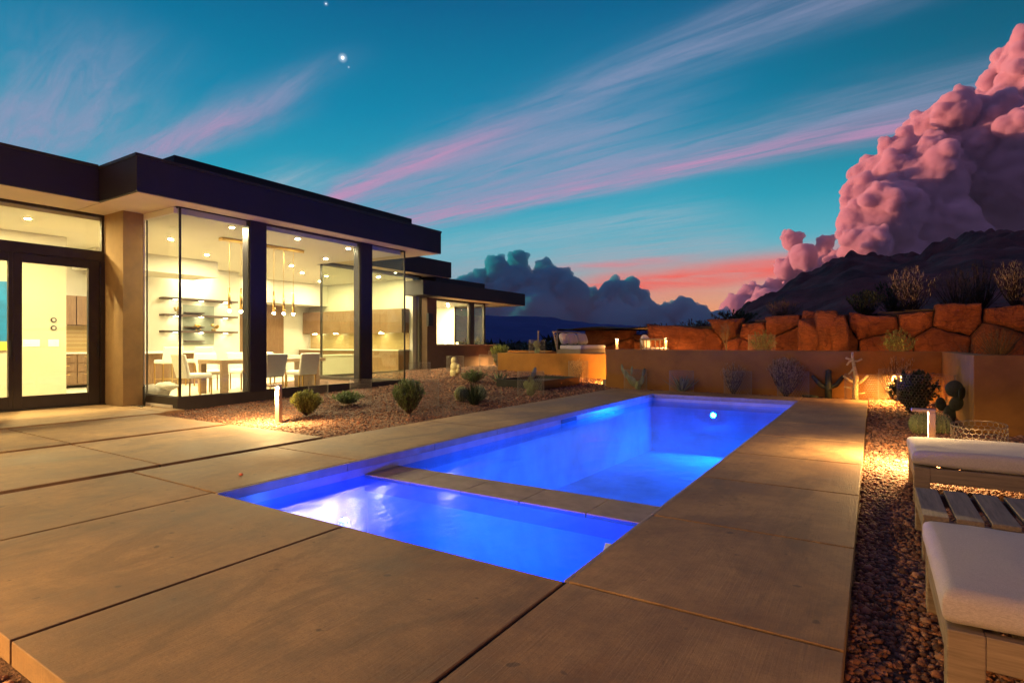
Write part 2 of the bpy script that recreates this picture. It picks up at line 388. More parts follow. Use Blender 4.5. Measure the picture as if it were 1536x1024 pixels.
# ---------------------------------------------------------------- sky
def build_world():
    w = bpy.data.worlds.new('World'); S.world = w; w.use_nodes = True
    t = NT(w.node_tree); t.n.clear()
    out = t.new('ShaderNodeOutputWorld'); bg = t.new('ShaderNodeBackground')
    d = t.new('ShaderNodeTexCoord').outputs['Generated']
    sp = t.new('ShaderNodeSeparateXYZ'); t.l.new(d, sp.inputs[0]); X, Y, Z = sp.outputs
    zc = t.math('MAXIMUM', Z, .0)
    el = t.math('MULTIPLY', t.math('ARCSINE', zc), 180/PI)
    h = t.math('POWER', t.math('MAXIMUM', t.math('ADD', t.math('MULTIPLY', X, X), t.math('MULTIPLY', Y, Y)), 1e-4), .5)
    fwd = t.math('DIVIDE', t.math('ADD', t.math('MULTIPLY', X, FW[0]), t.math('MULTIPLY', Y, FW[1])), h)
    rgt = t.math('DIVIDE', t.math('ADD', t.math('MULTIPLY', X, RT[0]), t.math('MULTIPLY', Y, RT[1])), h)
    az = t.math('MULTIPLY', t.math('ARCTAN2', rgt, fwd), 180/PI)       # bearing in degrees from the pool view
    base = t.ramp(t.math('DIVIDE', el, 90.), [(0., (.30,.50,.54)), (.045, (.24,.50,.57)), (.10, (.11,.50,.61)), (.15, (.02,.40,.55)),
              (.24, (.0,.25,.43)), (.34, (.0,.13,.285)), (.50, (.008,.04,.11)), (.72, (.04,.025,.075)), (1., (.07,.035,.10))])
    side = t.range(az, 8, 48, 1., .50, True)
    up = t.range(el, 8, 20, 0., 1., True)
    k = t.math('ADD', t.math('MULTIPLY', side, up), t.math('SUBTRACT', 1., up))
    base = t.mix(1., base, k, 'MULTIPLY')
    # afterglow low in the west
    g1 = t.math('POWER', 2.718, t.math('MULTIPLY', t.math('POWER', t.math('DIVIDE', t.math('SUBTRACT', az, 18.), 13.), 2.), -1.))
    low = t.range(el, 2., 9.5, 1., 0., True)
    base = t.mix(t.math('MULTIPLY', g1, low), base, (1.15,.42,.15))
    def band(c0, sl, wd, a0, a1, col, amt, nz=4., lo=.3):
        c = t.math('ADD', t.math('MULTIPLY', az, sl), c0)
        b = t.math('POWER', 2.718, t.math('MULTIPLY', t.math('POWER', t.math('DIVIDE', t.math('SUBTRACT', el, c), wd), 2.), -1.))
        r = t.math('MULTIPLY', t.range(az, a0-5, a0+3, 0, 1, True), t.range(az, a1-5, a1+5, 1, 0, True))
        n = t.range(t.noise(t.map(d, (3,3,26)), nz, 5, .6, .3), .3, .6, lo, 1.)
        return t.math('MULTIPLY', t.math('MULTIPLY', b, r), t.math('MULTIPLY', n, amt)), col
    f, c = band(5.0, .075, 1.35, 8, 40, (1.05,.15,.10), .95, 3., .5); base = t.mix(f, base, c)
    f, c = band(7.2, .06, .35, 3, 16, (1.,.17,.17), .7); base = t.mix(f, base, c)
    # high cirrus on a plane overhead
    zz = t.math('MAXIMUM', Z, .03)
    u = t.math('DIVIDE', X, zz); v = t.math('DIVIDE', Y, zz)
    cv = t.new('ShaderNodeCombineXYZ'); t.l.new(u, cv.inputs[0]); t.l.new(v, cv.inputs[1])
    P = cv.outputs[0]
    rot = t.map(P, (1,1,1), rot=(0,0,R(10)))
    warp = t.noise(t.map(rot, (.8, 2.2, 1)), 1.3, 5, .6, .4)
    strands = t.noise(t.map(rot, (.6, 5., 1)), 2.2, 9, .68, .8)
    def streak(a, b, wd, u0, u1, amt):
        c = t.math('ADD', t.math('MULTIPLY', u, b), a)
        e = t.math('ADD', t.math('SUBTRACT', v, c), t.math('MULTIPLY', t.math('SUBTRACT', warp, .5), wd*1.6))
        g = t.math('POWER', 2.718, t.math('MULTIPLY', t.math('POWER', t.math('DIVIDE', e, wd), 2.), -1.))
        q = t.math('MULTIPLY', t.range(u, u0-.35, u0+.35, 0, 1, True), t.range(u, u1-.5, u1+.4, 1, 0, True))
        return t.math('MULTIPLY', t.math('MULTIPLY', g, q), t.math('MULTIPLY', t.range(strands, .34, .66, .32, 1.1), amt))
    pink = (.62,.29,.50); mauve = (.30,.33,.52); pale = (.42,.50,.60)
    for (a,b,wd,u0,u1,amt,col) in (
        (2.60,-.16,.50,-4.2,-.9,.75,mauve), (1.83,-.25,.16,-3.4,.5,.62,mauve), (1.86,-.245,.13,-4.,-1.5,.9,pink), (2.25,-.16,.16,-3.0,-.7,.55,mauve),
        (3.14,-.10,.20,-4.2,.7,.85,pink), (2.85,-.11,.22,-2.6,.6,.6,mauve), (4.3,-.1,.5,-5.,-1.,.5,pale), (5.6,-.15,.8,-6.,-1.,.45,(.62,.42,.48)),
        (1.255,-.07,.085,-3.4,-1.75,.75,mauve), (1.43,-.02,.12,-3.6,-2.2,.55,pink), (1.12,-.10,.10,-3.8,-2.3,.45,mauve), (.72,-.08,.22,-4.2,-2.15,.75,mauve), (1.02,-.02,.2,-4.5,-2.7,.7,mauve), (1.9,-.1,.2,-4.6,-2.7,.6,pale)):
        base = t.mix(streak(a,b,wd,u0,u1,amt), base, col)
    # the unlit eastern half of the sky, violet dusk
    east = t.range(fwd, -.15, .62, 1., 0., True)
    east = t.math('MULTIPLY', east, t.range(el, 84, 90, 1., .6))
    col = t.mix(east, base, (.098,.080,.20))
    # below the horizon: dark ground glow
    col = t.mix(t.range(Z, -.03, 0., 1., 0.), col, (.02,.03,.05))
    # three stars
    for (px,py,r,s) in ((514,87,.0017,2.2),(489,6,.0009,.8),(523,101,.0006,.5)):
        dv = (ray(px,py,1.)-Vector((0,0,EYE))).normalized()
        dp = t.new('ShaderNodeVectorMath', operation='DISTANCE'); t.l.new(d, dp.inputs[0]); dp.inputs[1].default_value = dv
        core = t.range(dp.outputs['Value'], r*.6, r*1.7, s, 0., True)
        halo = t.range(dp.outputs['Value'], 0, r*5, .22*s, 0., True)
        st = t.math('ADD', core, halo)
        col = t.mix(1., col, st, 'ADD')
    t.l.new(col, bg.inputs[0]); bg.inputs[1].default_value = 1.
    t.l.new(bg.outputs[0], out.inputs[0])
build_world()

# last sunlight: skims the far ranges and only reaches the tall clouds
SUN_AZ = -32.5-68.; SUN_EL = 2.2
sd = bpy.data.lights.new('sun', 'SUN'); so = bpy.data.objects.new('sun', sd); C.objects.link(so)
sd.energy = 5.; sd.angle = R(.5); sd.color = (1., .34,.23)
sv = Vector((math.sin(R(SUN_AZ))*math.cos(R(SUN_EL)), math.cos(R(SUN_AZ))*math.cos(R(SUN_EL)), math.sin(R(SUN_EL))))
so.rotation_euler = sv.to_track_quat('Z', 'Y').to_euler(); so.location = (0,0,50)

# ---------------------------------------------------------------- clouds
def cloud(name, puffs, D, mat, seed, vox, disp):
    rnd = random.Random(seed); mb = MB()
    def sph(c, r, n):
        bme = MB(); mb.ball(c, r, n, max(6, n*2//3))
    for (px,py,r) in puffs:
        dd = D*(1+rnd.uniform(-.05,.05)); c = ray(px,py,dd); rr = r/850*dd
        sph(c, (rr, rr*1.1, rr*.95), 16)
        for k in range(12):
            a = Vector((rnd.gauss(0,1), rnd.gauss(0,1), rnd.gauss(0,.8)+.3)).normalized()
            r2 = rr*rnd.uniform(.2,.46); sph(c+a*rr*.9, r2, 12)
            for j in range(6):
                b = (a+Vector((rnd.gauss(0,.6), rnd.gauss(0,.6), rnd.gauss(0,.6)))).normalized()
                sph(c+a*rr*.9+b*r2*.95, r2*rnd.uniform(.22,.46), 8)
    o = mb.build(name, mat)
    m = o.modifiers.new('r', 'REMESH'); m.mode = 'VOXEL'; m.voxel_size = vox
    dg = bpy.context.evaluated_depsgraph_get(); me = bpy.data.meshes.new_from_object(o.evaluated_get(dg)); o.modifiers.clear(); old = o.data; o.data = me
    bpy.data.meshes.remove(old); me.materials.clear(); me.materials.append(M[mat]); me.name = name
    n = len(me.vertices); co = np.empty(n*3, np.float32); me.vertices.foreach_get('co', co); co = co.reshape(-1,3)
    no = np.empty(n*3, np.float32); me.vertices.foreach_get('normal', no); no = no.reshape(-1,3)
    sc = 1/(disp*5.)
    amp = np.array([abs(noise.noise(Vector(p)*sc))*1.3+abs(noise.noise(Vector(p)*sc*2.3))*.65+abs(noise.noise(Vector(p)*sc*5.1))*.42+abs(noise.noise(Vector(p)*sc*11.))*.34 for p in co.tolist()], np.float32)
    co += no*((amp-.5)*disp)[:,None]
    me.vertices.foreach_set('co', co.ravel()); me.update()
    m = o.modifiers.new('r', 'REMESH'); m.mode = 'VOXEL'; m.voxel_size = vox      # clean closed skin after the billows
    dg = bpy.context.evaluated_depsgraph_get(); me2 = bpy.data.meshes.new_from_object(o.evaluated_get(dg)); o.modifiers.clear(); o.data = me2
    bpy.data.meshes.remove(me); me2.materials.clear(); me2.materials.append(M[mat]); me2.name = name
    me2.polygons.foreach_set('use_smooth', [True]*len(me2.polygons)); me2.update()
    return o
big = [(1283,332,26),(1298,296,30),(1322,262,32),(1356,236,34),(1396,196,32),(1432,168,30),(1474,172,32),(1506,128,32),(1548,82,38),(1330,322,52),(1382,282,58),(1440,238,62),(1500,214,66),
       (1400,342,58),(1470,322,66),(1552,252,86),(1590,150,76),(1340,372,44),(1420,388,50),(1500,372,60),(1610,340,90),(1302,366,34),(1670,200,110),(1620,60,60),(1700,330,100)]
o = cloud('cloud', big, 11000, 'cloudp', 3, 24, 62); tag(o, 'towering pink and violet cumulus cloud above the right mountain', 'cloud', 'cumulus clouds at dusk')
o = cloud('cloud', [(1188,362,15),(1205,384,20),(1238,364,12),(1228,392,20),(1180,404,18),(1262,396,24),(1296,400,26),(1160,432,14),(1130,446,18),(1105,462,22),(1150,455,24),(1200,430,26),(1085,478,14),(1240,430,26)], 12500, 'cloudp', 5, 22, 34)
tag(o, 'small pink cumulus cloud beside the tall one, low over the slope', 'cloud', 'cumulus clouds at dusk')
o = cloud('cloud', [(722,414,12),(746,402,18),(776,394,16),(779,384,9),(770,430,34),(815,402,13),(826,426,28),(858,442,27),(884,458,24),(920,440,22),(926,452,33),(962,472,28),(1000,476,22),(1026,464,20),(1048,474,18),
       (704,440,24),(742,460,44),(800,472,48),(862,488,44),(922,492,42),(982,498,30),(1040,494,24),(655,455,36),(692,420,6),(1078,482,18)], 12000, 'cloud_skytint', 9, 22, 34)
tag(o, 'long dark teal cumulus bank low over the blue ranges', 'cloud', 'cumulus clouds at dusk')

# ---------------------------------------------------------------- terrain
POOL = (-4.48, -1.30, 2.57, 13.30)
def ground_z(x, y):                 # the gravel bed beside the house rises gently away from the deck
    t = min(1., max(0., (-5.9-x)/5.)); u = min(1., max(0., (y-4.5)/12.))
    return -.08 + .28*t*u + .05*u
mb = MB(); B = 26000; hx0, hx1, hy0, hy1 = -30, 16, -6, 40
for (a,b,c,d) in ((-B,-B,B,hy0),(-B,hy1,B,B),(-B,hy0,hx0,hy1),(hx1,hy0,B,hy1)):
    mb.add([(a,b,-.3),(c,b,-.3),(c,d,-.3),(a,d,-.3)], [(0,1,2,3)])
tag(mb.build('desert_ground', 'earth'), kind='structure')
# near gravel sheet, open where the pool is dug
def sheet(name, x0, x1, y0, y1, nx, ny, fz, mat, skip=None):
    mb = MB(); idx = {}
    for j in range(ny+1):
        for i in range(nx+1):
            x = x0+(x1-x0)*i/nx; y = y0+(y1-y0)*j/ny; idx[i,j] = len(mb.v); mb.v.append((x,y,fz(x,y)))
    for j in range(ny):
        for i in range(nx):
            xm = x0+(x1-x0)*(i+.5)/nx; ym = y0+(y1-y0)*(j+.5)/ny
            if skip and skip(xm, ym): continue
            mb.f.append((idx[i,j], idx[i+1,j], idx[i+1,j+1], idx[i,j+1]))
    return tag(mb.build(name, mat, smooth=True), kind='structure')
sheet('gravel_bed', -14.6, -5.86, 4.8, 26, 36, 80, lambda x,y: ground_z(x,y)+.012*noise.noise(Vector((x*1.3,y*1.3,0))), 'gravel')
sheet('gravel_strip', -.5, 16, -6, 15.2, 66, 90, lambda x,y: -.085+.012*noise.noise(Vector((x*1.6,y*1.6,3)))+.05*max(0,min(1,(y-13.2))), 'gravel')
mb = MB()
def quad(x0,x1,y0,y1,z): mb.add([(x0,y0,z),(x1,y0,z),(x1,y1,z),(x0,y1,z)], [(0,1,2,3)])
quad(-30,-4.7,-6,4.8,-.11); quad(-4.7,-.5,-6,2.3,-.11); quad(-5.86,-.5,13.6,15.4,-.06); quad(-5.86,-4.7,4.8,13.6,-.11); quad(-1.1,-.5,2.3,13.6,-.11)
quad(-30,-14.6,4.8,40,-.14); quad(-14.6,-5.86,26,40,-.14); quad(-5.86,16,20,40,-.14)
tag(mb.build('gravel_ground', 'gravel'), kind='structure')

# pebbles lying on the gravel: uncountable, one object per bed
def pebbles(name, n, region, fz, size, seed, keep=None):
    r = np.random.default_rng(seed)
    ph = (1+5**.5)/2
    ico = np.array([(-1,ph,0),(1,ph,0),(-1,-ph,0),(1,-ph,0),(0,-1,ph),(0,1,ph),(0,-1,-ph),(0,1,-ph),(ph,0,-1),(ph,0,1),(-ph,0,-1),(-ph,0,1)])/1.9
    F = np.array([(0,11,5),(0,5,1),(0,1,7),(0,7,10),(0,10,11),(1,5,9),(5,11,4),(11,10,2),(10,7,6),(7,1,8),(3,9,4),(3,4,2),(3,2,6),(3,6,8),(3,8,9),(4,9,5),(2,4,11),(6,2,10),(8,6,7),(9,8,1)])
    x = r.uniform(region[0], region[1], n); y = region[2]+(region[3]-region[2])*r.random(n)**region[4]
    if keep is not None:
        ok = keep(x, y); x, y = x[ok], y[ok]; n = len(x)
    s = size*np.exp(r.normal(0,.32,n))*(1+.10*np.maximum(0,y-6))
    z = np.array([fz(a,b) for a,b in zip(x.tolist(), y.tolist())])
    pts = ico[None]*r.uniform(.75,1.25,(n,12,1))
    pts = pts*np.stack([r.uniform(.8,1.3,n), r.uniform(.6,1.,n), r.uniform(.45,.8,n)], 1)[:,None,:]
    a = r.uniform(0,2*PI,n); b = r.normal(0,.35,n)
    ca, sa, cb, sb = np.cos(a)[:,None], np.sin(a)[:,None], np.cos(b)[:,None], np.sin(b)[:,None]
    px, py, pz = pts[...,0], pts[...,1], pts[...,2]
    py, pz = py*cb-pz*sb, py*sb+pz*cb
    px, py = px*ca-py*sa, px*sa+py*ca
    V = np.stack([px*s[:,None]+x[:,None], py*s[:,None]+y[:,None], pz*s[:,None]+(z+s*.3)[:,None]], -1).reshape(-1,3)
    Fq = (F[None]+(np.arange(n)*12)[:,None,None]).reshape(-1,3)
    pal = np.array([(1.,1.,1.),(1.25,1.1,1.),(.55,.45,.42),(.85,.65,.5),(1.4,1.3,1.2),(.38,.33,.34),(1.1,.8,.62)])
    cols = np.repeat(pal[r.integers(0,7,n)]*r.uniform(.7,1.15,(n,1)), 12, 0)
    return tag(np_mesh(name, V, Fq, 'pebble', cols), name.replace('_',' ')+' covering the planting bed', None, None, 'stuff')
pebbles('loose_gravel', 30000, (-.08,1.35,1.0,7.,1.), lambda x,y: -.085, .0115, 1)
pebbles('loose_gravel', 16000, (1.35,4.2,1.4,10.2,1.), lambda x,y: -.085, .014, 6)
pebbles('loose_gravel', 12000, (-.08,1.35,7.,14.9,1.), lambda x,y: -.085+.05*max(0,min(1,(y-13.2))), .012, 2)
pebbles('loose_gravel', 42000, (-13.8,-5.9,4.86,19.5,1.35), ground_z, .0115, 3, lambda x,y: (x > -10.84) | (y > 11.7))
pebbles('loose_gravel', 9000, (-5.9,.2,14.22,14.9,1.), lambda x,y: -.06, .011, 4)
for (xc, y0, y1) in ((-5.91,1.2,4.85), (-8.09,1.5,4.85), (-10.34,2.3,4.85)):
    pebbles('loose_gravel', 2600, (xc-.055, xc+.055, y0, y1, 1.), lambda x,y: -.072, .0125, int(-xc*10))
pebbles('loose_gravel', 3200, (-4.4,-1.6,.35,.80,1.), lambda x,y: -.11, .0125, 8)

# ---------------------------------------------------------------- paving
def slabs(name, cells, mat='concrete', top=0., th=.1, gap=.022):
    mb = MB()
    for (x0,x1,y0,y1) in cells: mb.box(x0+gap/2, y0+gap/2, top-th, x1-gap/2, y1-gap/2, top)
    return tag(mb.build(name, mat, bevel=.004), kind='structure')
yj = [2.56,3.88,5.25,6.6,8.06,9.53,11.0,12.5,14.2]
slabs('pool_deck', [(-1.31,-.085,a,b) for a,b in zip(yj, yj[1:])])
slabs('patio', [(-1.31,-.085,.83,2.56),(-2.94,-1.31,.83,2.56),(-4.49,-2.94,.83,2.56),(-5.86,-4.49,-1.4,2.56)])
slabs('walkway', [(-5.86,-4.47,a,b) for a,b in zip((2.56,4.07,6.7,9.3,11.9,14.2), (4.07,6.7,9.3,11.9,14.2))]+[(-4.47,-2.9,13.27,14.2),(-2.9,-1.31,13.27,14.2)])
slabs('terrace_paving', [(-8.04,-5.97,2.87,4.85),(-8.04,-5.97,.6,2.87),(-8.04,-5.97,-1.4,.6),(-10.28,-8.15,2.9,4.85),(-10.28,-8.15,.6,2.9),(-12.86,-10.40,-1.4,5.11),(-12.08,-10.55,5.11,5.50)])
mb = MB()                            # dark sheet added low in the joints, painting in their shade
for (a,b,c,d) in ((-1.29,-.10,2.58,14.18),(-5.84,-.10,2.545,2.575),(-2.955,-2.925,.85,2.55),(-1.325,-1.295,.85,2.55),(-4.505,-4.475,.85,2.55),(-5.84,-4.5,2.58,14.18),(-8.02,-5.99,.62,4.83),(-10.26,-8.17,.62,4.83)):
    mb.add([(a,c,-.014),(b,c,-.014),(b,d,-.014),(a,d,-.014)], [(0,1,2,3)])
tag(mb.build('joint_shade', 'shade_sheet'), kind='structure')
# ---------------------------------------------------------------- pool
pool = thing('swimming_pool', 'long rectangular swimming pool with spa, lit blue from under water', 'swimming pool', (-2.9, 8, 0))
x0,x1,y0,y1 = POOL; WL = -.168
mb = MB()
mb.box(x0-.25, y0-.25, -1.9, x0, y1+.25, -.105); mb.box(x1, y0-.25, -1.9, x1+.25, y1+.25, -.105)
mb.box(x0, y0-.25, -1.9, x1, y0, -.105); mb.box(x0, y1, -1.9, x1, y1+.25, -.105)
mb.add([(x0,4.4,-1.15),(x1,4.4,-1.15),(x1,y1,-1.35),(x0,y1,-1.35)], [(0,1,2,3)])
mb.add([(x0,y0,-.95),(x1,y0,-.95),(x1,4.2,-.95),(x0,4.2,-.95)], [(0,1,2,3)])
mb.build('pool_shell', 'poolplaster', pool)
mb = MB()                            # waterline tile, proud of the plaster
mb.box(x0, y0, -.30, x0+.012, y1, -.088); mb.box(x1-.012, y0, -.30, x1, y1, -.088)
mb.box(x0+.012, y1-.012, -.30, x1-.012, y1, -.088); mb.box(x0+.012, y0, -.30, x1-.012, y0+.012, -.088)
mb.build('waterline_tile', 'tile', pool)
mb = MB()                            # stone nosing under the deck edge
n = 8
for k in range(n):
    a = y0+(y1-y0)*k/n; b = y0+(y1-y0)*(k+1)/n
    mb.box(x0-.02, a+.003, -.084, x0+.03, b-.003, -.004); mb.box(x1-.03, a+.003, -.084, x1+.0, b-.003, -.004)
for k in range(3):
    a = x0+.03+(x1-x0-.06)*k/3; b = x0+.03+(x1-x0-.06)*(k+1)/3
    mb.box(a+.003, y1-.03, -.084, b-.003, y1+.0, -.004)
mb.build('coping', 'coping', pool, bevel=.006)
mb = MB(); mb.box(x0+.013, 4.19, -1.15, x1-.013, 4.61, -.195); mb.build('spa_wall', 'poolplaster', pool)
mb = MB()
for k in range(5):
    w = (x1-x0-.026)/5; a = x0+.013+w*k
    mb.box(a+.003, 4.15, -.194, a+w-.003, 4.65, -.158)
mb.build('spa_wall_cap', 'coping', pool, bevel=.004)
mb = MB(); mb.box(x0+.013, 4.15, -.33, x1-.013, 4.189, -.196); mb.build('spa_tile_band', 'tile', pool)
mb = MB(); mb.box(x1-.55, y0+.013, -.95, x1-.013, 4.14, -.55); mb.build('spa_bench', 'poolplaster', pool, bevel=.03)
mb = MB()
for k, dz in enumerate((-1.14,-1.04,-.92)): mb.box(x0+.7, 4.66+.0*k, -1.2, x0+2.0, 4.66+.33*(3-k), dz)
mb.build('step', 'poolplaster', pool, bevel=.02)
def lamp_disc(name, c, nrm, r, mat, parent):
    n = Vector(nrm).normalized(); a = n.orthogonal().normalized(); b = n.cross(a); c = Vector(c)
    ring = [c+(a*math.cos(2*PI*k/20)+b*math.sin(2*PI*k/20))*r for k in range(20)]
    m_ = MB(); m_.add(ring, [tuple(range(20))]); return m_.build(name, mat, parent)
def pool_lamp(c, nrm, r, mat):
    n = Vector(nrm).normalized()
    f = MB(); f.tube([Vector(c)-n*.03, Vector(c)-n*.004], [r*1.35, r*1.35], 22); h = f.build('pool_light', 'white', pool)
    lamp_disc('lens', Vector(c), nrm, r, mat, h)
pool_lamp((-3.05, 13.24, -.42), (0,-1,-.12), .05, 'blue')
pool_lamp((-1.9, 4.68, -.62), (.0,1,-.05), .06, 'blue')
pool_lamp((-3.05, 2.62, -.34), (.1,1.,-.05), .06, 'bluespa')
f = MB(); f.cyl(-3.85, 3.34, -.96, -.325, .045, 18); glint_stem = f.build('added_glint', 'white', pool, smooth=False)  # invented lamp stem, added to put a bright spot in the spa
lamp_disc('lens', (-3.85,3.34,-.32), (.0,-.3,1), .03, 'glint_lens', glint_stem)
mb = MB(); quad_ = lambda a,b,c,d: mb.add([(a,c,WL),(b,c,WL),(b,d,WL),(a,d,WL)], [(0,1,2,3)])
quad_(x0+.0125, x1-.0125, y0+.0125, 4.148); quad_(x0+.0125, x1-.0125, 4.652, y1-.0125)
tag(mb.build('water', 'water'), kind='structure')
# skimmer opening and drain
mb = MB(); mb.box(x0+.0125, 8.55, -.165, x0+.018, 9.15, -.094); mb.build('skimmer', 'black', pool)
mb = MB(); mb.cyl(-2.9, 10.5, -1.3, -1.27, .13, 24); mb.build('drain', 'white', pool)
mb = MB()
pts = [(-1.42,2.7),(-1.44,2.95),(-1.46,3.2),(-1.47,3.45),(-1.5,3.62)]
for i,(a,b) in enumerate(pts):
    w = (.012,.016,.02,.025,.05)[i]; mb.v += [(a-w,b,WL+.004),(a+w,b,WL+.004)]
for i in range(4): mb.f.append((2*i,2*i+1,2*i+3,2*i+2))
mb.build('water_streak', 'surface_streak', pool)  # thin white strip just above the water
mb = MB(); mb.ball((-4.85,3.02,.012), (.028,.014,.012), 12, 8); tag(mb.build('pool_toy','red',smooth=True), 'small faded red and white toy lying on the deck near the spa corner', 'toy')

# ---------------------------------------------------------------- house
house = thing('house', 'low modern desert house with flat dark roofs and tall lit glass corners', 'house', (-14, 8, 0))
def hb(name, mat, boxes, bevel=0., parent=None):
    m_ = MB()
    for b in boxes: m_.box(*b)
    return m_.build(name, mat, parent or house, bevel=bevel)
G1 = -10.88                                     # front glass line of the dining corner
hb('pillar', 'stuccop', [(-12.88,5.14,-.12,-12.1,5.5,3.742)])
hb('floor', 'floor', [(-24,-2,-.1,-12.97,5.5,.05),(-24,5.5,-.1,-11.02,11.45,.05),(-24,11.45,-.1,-14.55,16.1,.05)])
hb('floor', 'floor', [(-22,16.3,-.1,-14.2,20.5,.3)])
hb('ceiling', 'ceil', [(-24,-2,3.63,-12.97,5.5,3.74),(-24,5.5,3.63,-10.97,11.5,3.74),(-24,11.5,3.63,-14.5,16.1,3.74)])
hb('ceiling', 'ceil', [(-22,16.3,2.84,-14.2,20.3,2.93)])
hb('plinth', 'fascia2', [(-12.1,5.51,-.25,-10.85,5.66,.2),(-11.0,5.66,-.25,-10.85,11.6,.2),(-14.4,11.47,-.25,-11.0,11.6,.2),(-14.52,11.6,-.25,-14.37,16.25,.2)], .004)
hb('roof', 'fascia', [(-24,4.62,3.752,-10.4,12.55,4.38)], .008)
hb('roof', 'fascia', [(-24,-4,3.752,-11.78,4.619,4.40)], .008)
hb('roof', 'fascia', [(-24,12.551,3.752,-13.9,17.4,4.36)], .008)
hb('roof', 'fascia', [(-24,16.3,2.936,-13.5,22.3,3.47),(-14.36,15.3,2.937,-13.501,16.3,3.469)], .008)
hb('upper_roof', 'fascia', [(-24,5.53,4.38,-11.0,11.99,4.72)], .008)
hb('upper_roof', 'fascia', [(-24,12.7,4.36,-14.4,15.8,4.66)], .008)
hb('upper_roof', 'fascia', [(-24,16.6,3.47,-14.0,19.8,3.74)], .008)
hb('roof_cap', 'bronze', [(-10.412,4.60,4.34,-10.385,12.56,4.395),(-11.78,4.603,4.34,-10.412,4.63,4.395),(-11.79,-4,4.36,-11.765,4.603,4.415)], .002)
hb('soffit', 'soffit', [(-12.9,4.66,3.742,-10.44,5.5,3.7515),(-10.86,5.5,3.742,-10.44,12.5,3.7515),(-14.35,11.62,3.742,-10.86,12.5,3.7515),(-14.36,12.56,3.742,-13.94,16.26,3.7515),(-17,16.27,3.742,-13.94,17.36,3.7515)])
hb('soffit', 'soffit', [(-12.9,-4,3.742,-11.82,4.64,3.7514)])
hb('soffit', 'soffit', [(-14.12,16.3,2.925,-13.54,22.26,2.935),(-17,20.5,2.925,-14.12,22.26,2.935)])
# window helper: frame bars + one pane per light
def window_x(x, ya, yb, za, zb, fr=.035, dep=.09, mat='bronze'):       # pane in the plane X = x
    f = hb('window', mat, [(x-dep/2,ya,za,x+dep/2,ya+fr,zb),(x-dep/2,yb-fr,za,x+dep/2,yb,zb),(x-dep/2,ya+fr,za,x+dep/2,yb-fr,za+fr),(x-dep/2,ya+fr,zb-fr*1.4,x+dep/2,yb-fr,zb)])
    hb('pane', 'glass', [(x-.006,ya+fr,za+fr,x+.006,yb-fr,zb-fr*1.4)], parent=f); return f
def window_y(y, xa, xb, za, zb, fr=.035, dep=.09, mat='bronze'):
    f = hb('window', mat, [(xa,y-dep/2,za,xa+fr,y+dep/2,zb),(xb-fr,y-dep/2,za,xb,y+dep/2,zb),(xa+fr,y-dep/2,za,xb-fr,y+dep/2,za+fr),(xa+fr,y-dep/2,zb-fr*1.4,xb-fr,y+dep/2,zb)])
    hb('pane', 'glass', [(xa+fr,y-.006,za+fr,xb-fr,y+.006,zb-fr*1.4)], parent=f); return f
zt = 3.74
window_y(5.56, -12.1, -10.868, .2, zt, .014, .028)
window_x(G1, 5.575, 6.95, .2, zt, .014, .024)
hb('post', 'fascia', [(-11.1,6.95,.2,-10.83,7.31,3.741)], .004)
window_x(G1, 7.31, 9.95, .2, zt, .03, .05)
hb('post', 'fascia', [(-11.1,9.95,.2,-10.83,10.33,3.741)], .004)
window_x(G1, 10.33, 11.555, .2, zt, .014, .024)
window_y(11.57, -14.38, -10.868, .2, zt, .014, .028)
window_x(-14.42, 11.62, 16.2, .2, 3.72, .02)
hb('wall', 'stuccod', [(-14.5,16.2,-.2,-14.1,16.75,2.93)])
hb('wall', 'stuccod', [(-14.35,16.75,-.2,-14.1,20.7,1.12)])
hb('wall', 'stuccod', [(-22,20.45,-.2,-14.351,20.7,1.12)])
hb('wall', 'plaster', [(-24.2,-2,-.1,-24,20,3.75),(-22,16.25,.3,-14.51,16.35,3.62)])
window_x(-14.2, 16.76, 18.92, 1.13, 2.92, .04)
hb('post', 'bronze', [(-14.28,18.92,1.121,-14.12,19.2,2.924)])
window_x(-14.2, 19.2, 19.98, 1.13, 2.92, .03)
window_y(20.02, -15.8, -14.155, 1.13, 2.92, .03)
hb('window_ledge', 'soffit', [(-14.34,16.76,1.1205,-14.06,20.72,1.14)])
hb('wall', 'plaster', [(-22,19.98,.3,-15.8,20.08,2.92)])
hb('wall', 'plaster', [(-17.4,16.4,.3,-17.3,18.3,2.83),(-17.4,18.3,2.5,-17.3,19.2,2.83),(-17.4,19.2,.3,-17.3,19.9,2.83)])
sc = hb('wall_sconce', 'black', [(-14.09,16.14,1.85,-13.98,16.40,2.33)], .006)
# sliding doors and transom on the patio side
def door(ya, yb, st=.19):
    f = hb('sliding_door', 'bronze', [(-12.96,ya,.02,-12.88,ya+.13,2.82),(-12.96,yb-st,.02,-12.88,yb,2.82),(-12.96,ya+.13,.02,-12.88,yb-st,.25),(-12.96,ya+.13,2.66,-12.88,yb-st,2.82)], .004)
    hb('pane', 'glass', [(-12.926,ya+.13,.25,-12.914,yb-st,2.66)], parent=f)
    hb('handle', 'black', [(-12.88,yb-.045,.95,-12.85,yb-.018,1.25)], .004, parent=f)
    return f
door(3.72, 5.06); door(2.36, 3.718, .06); door(1.0, 2.358, .06)
hb('door_frame', 'bronze', [(-12.99,-1,2.822,-12.85,5.13,2.98),(-12.99,5.062,-.02,-12.85,5.138,2.821),(-13.0,-1,-.04,-12.80,5.138,.018)], .004)
f = hb('transom_window', 'bronze', [(-12.96,-1,2.981,-12.88,5.138,3.02),(-12.96,5.09,3.02,-12.88,5.138,3.74),(-12.96,-1,3.69,-12.88,5.09,3.741)])
hb('pane', 'glass', [(-12.926,-1,3.02,-12.914,5.09,3.69)], parent=f)
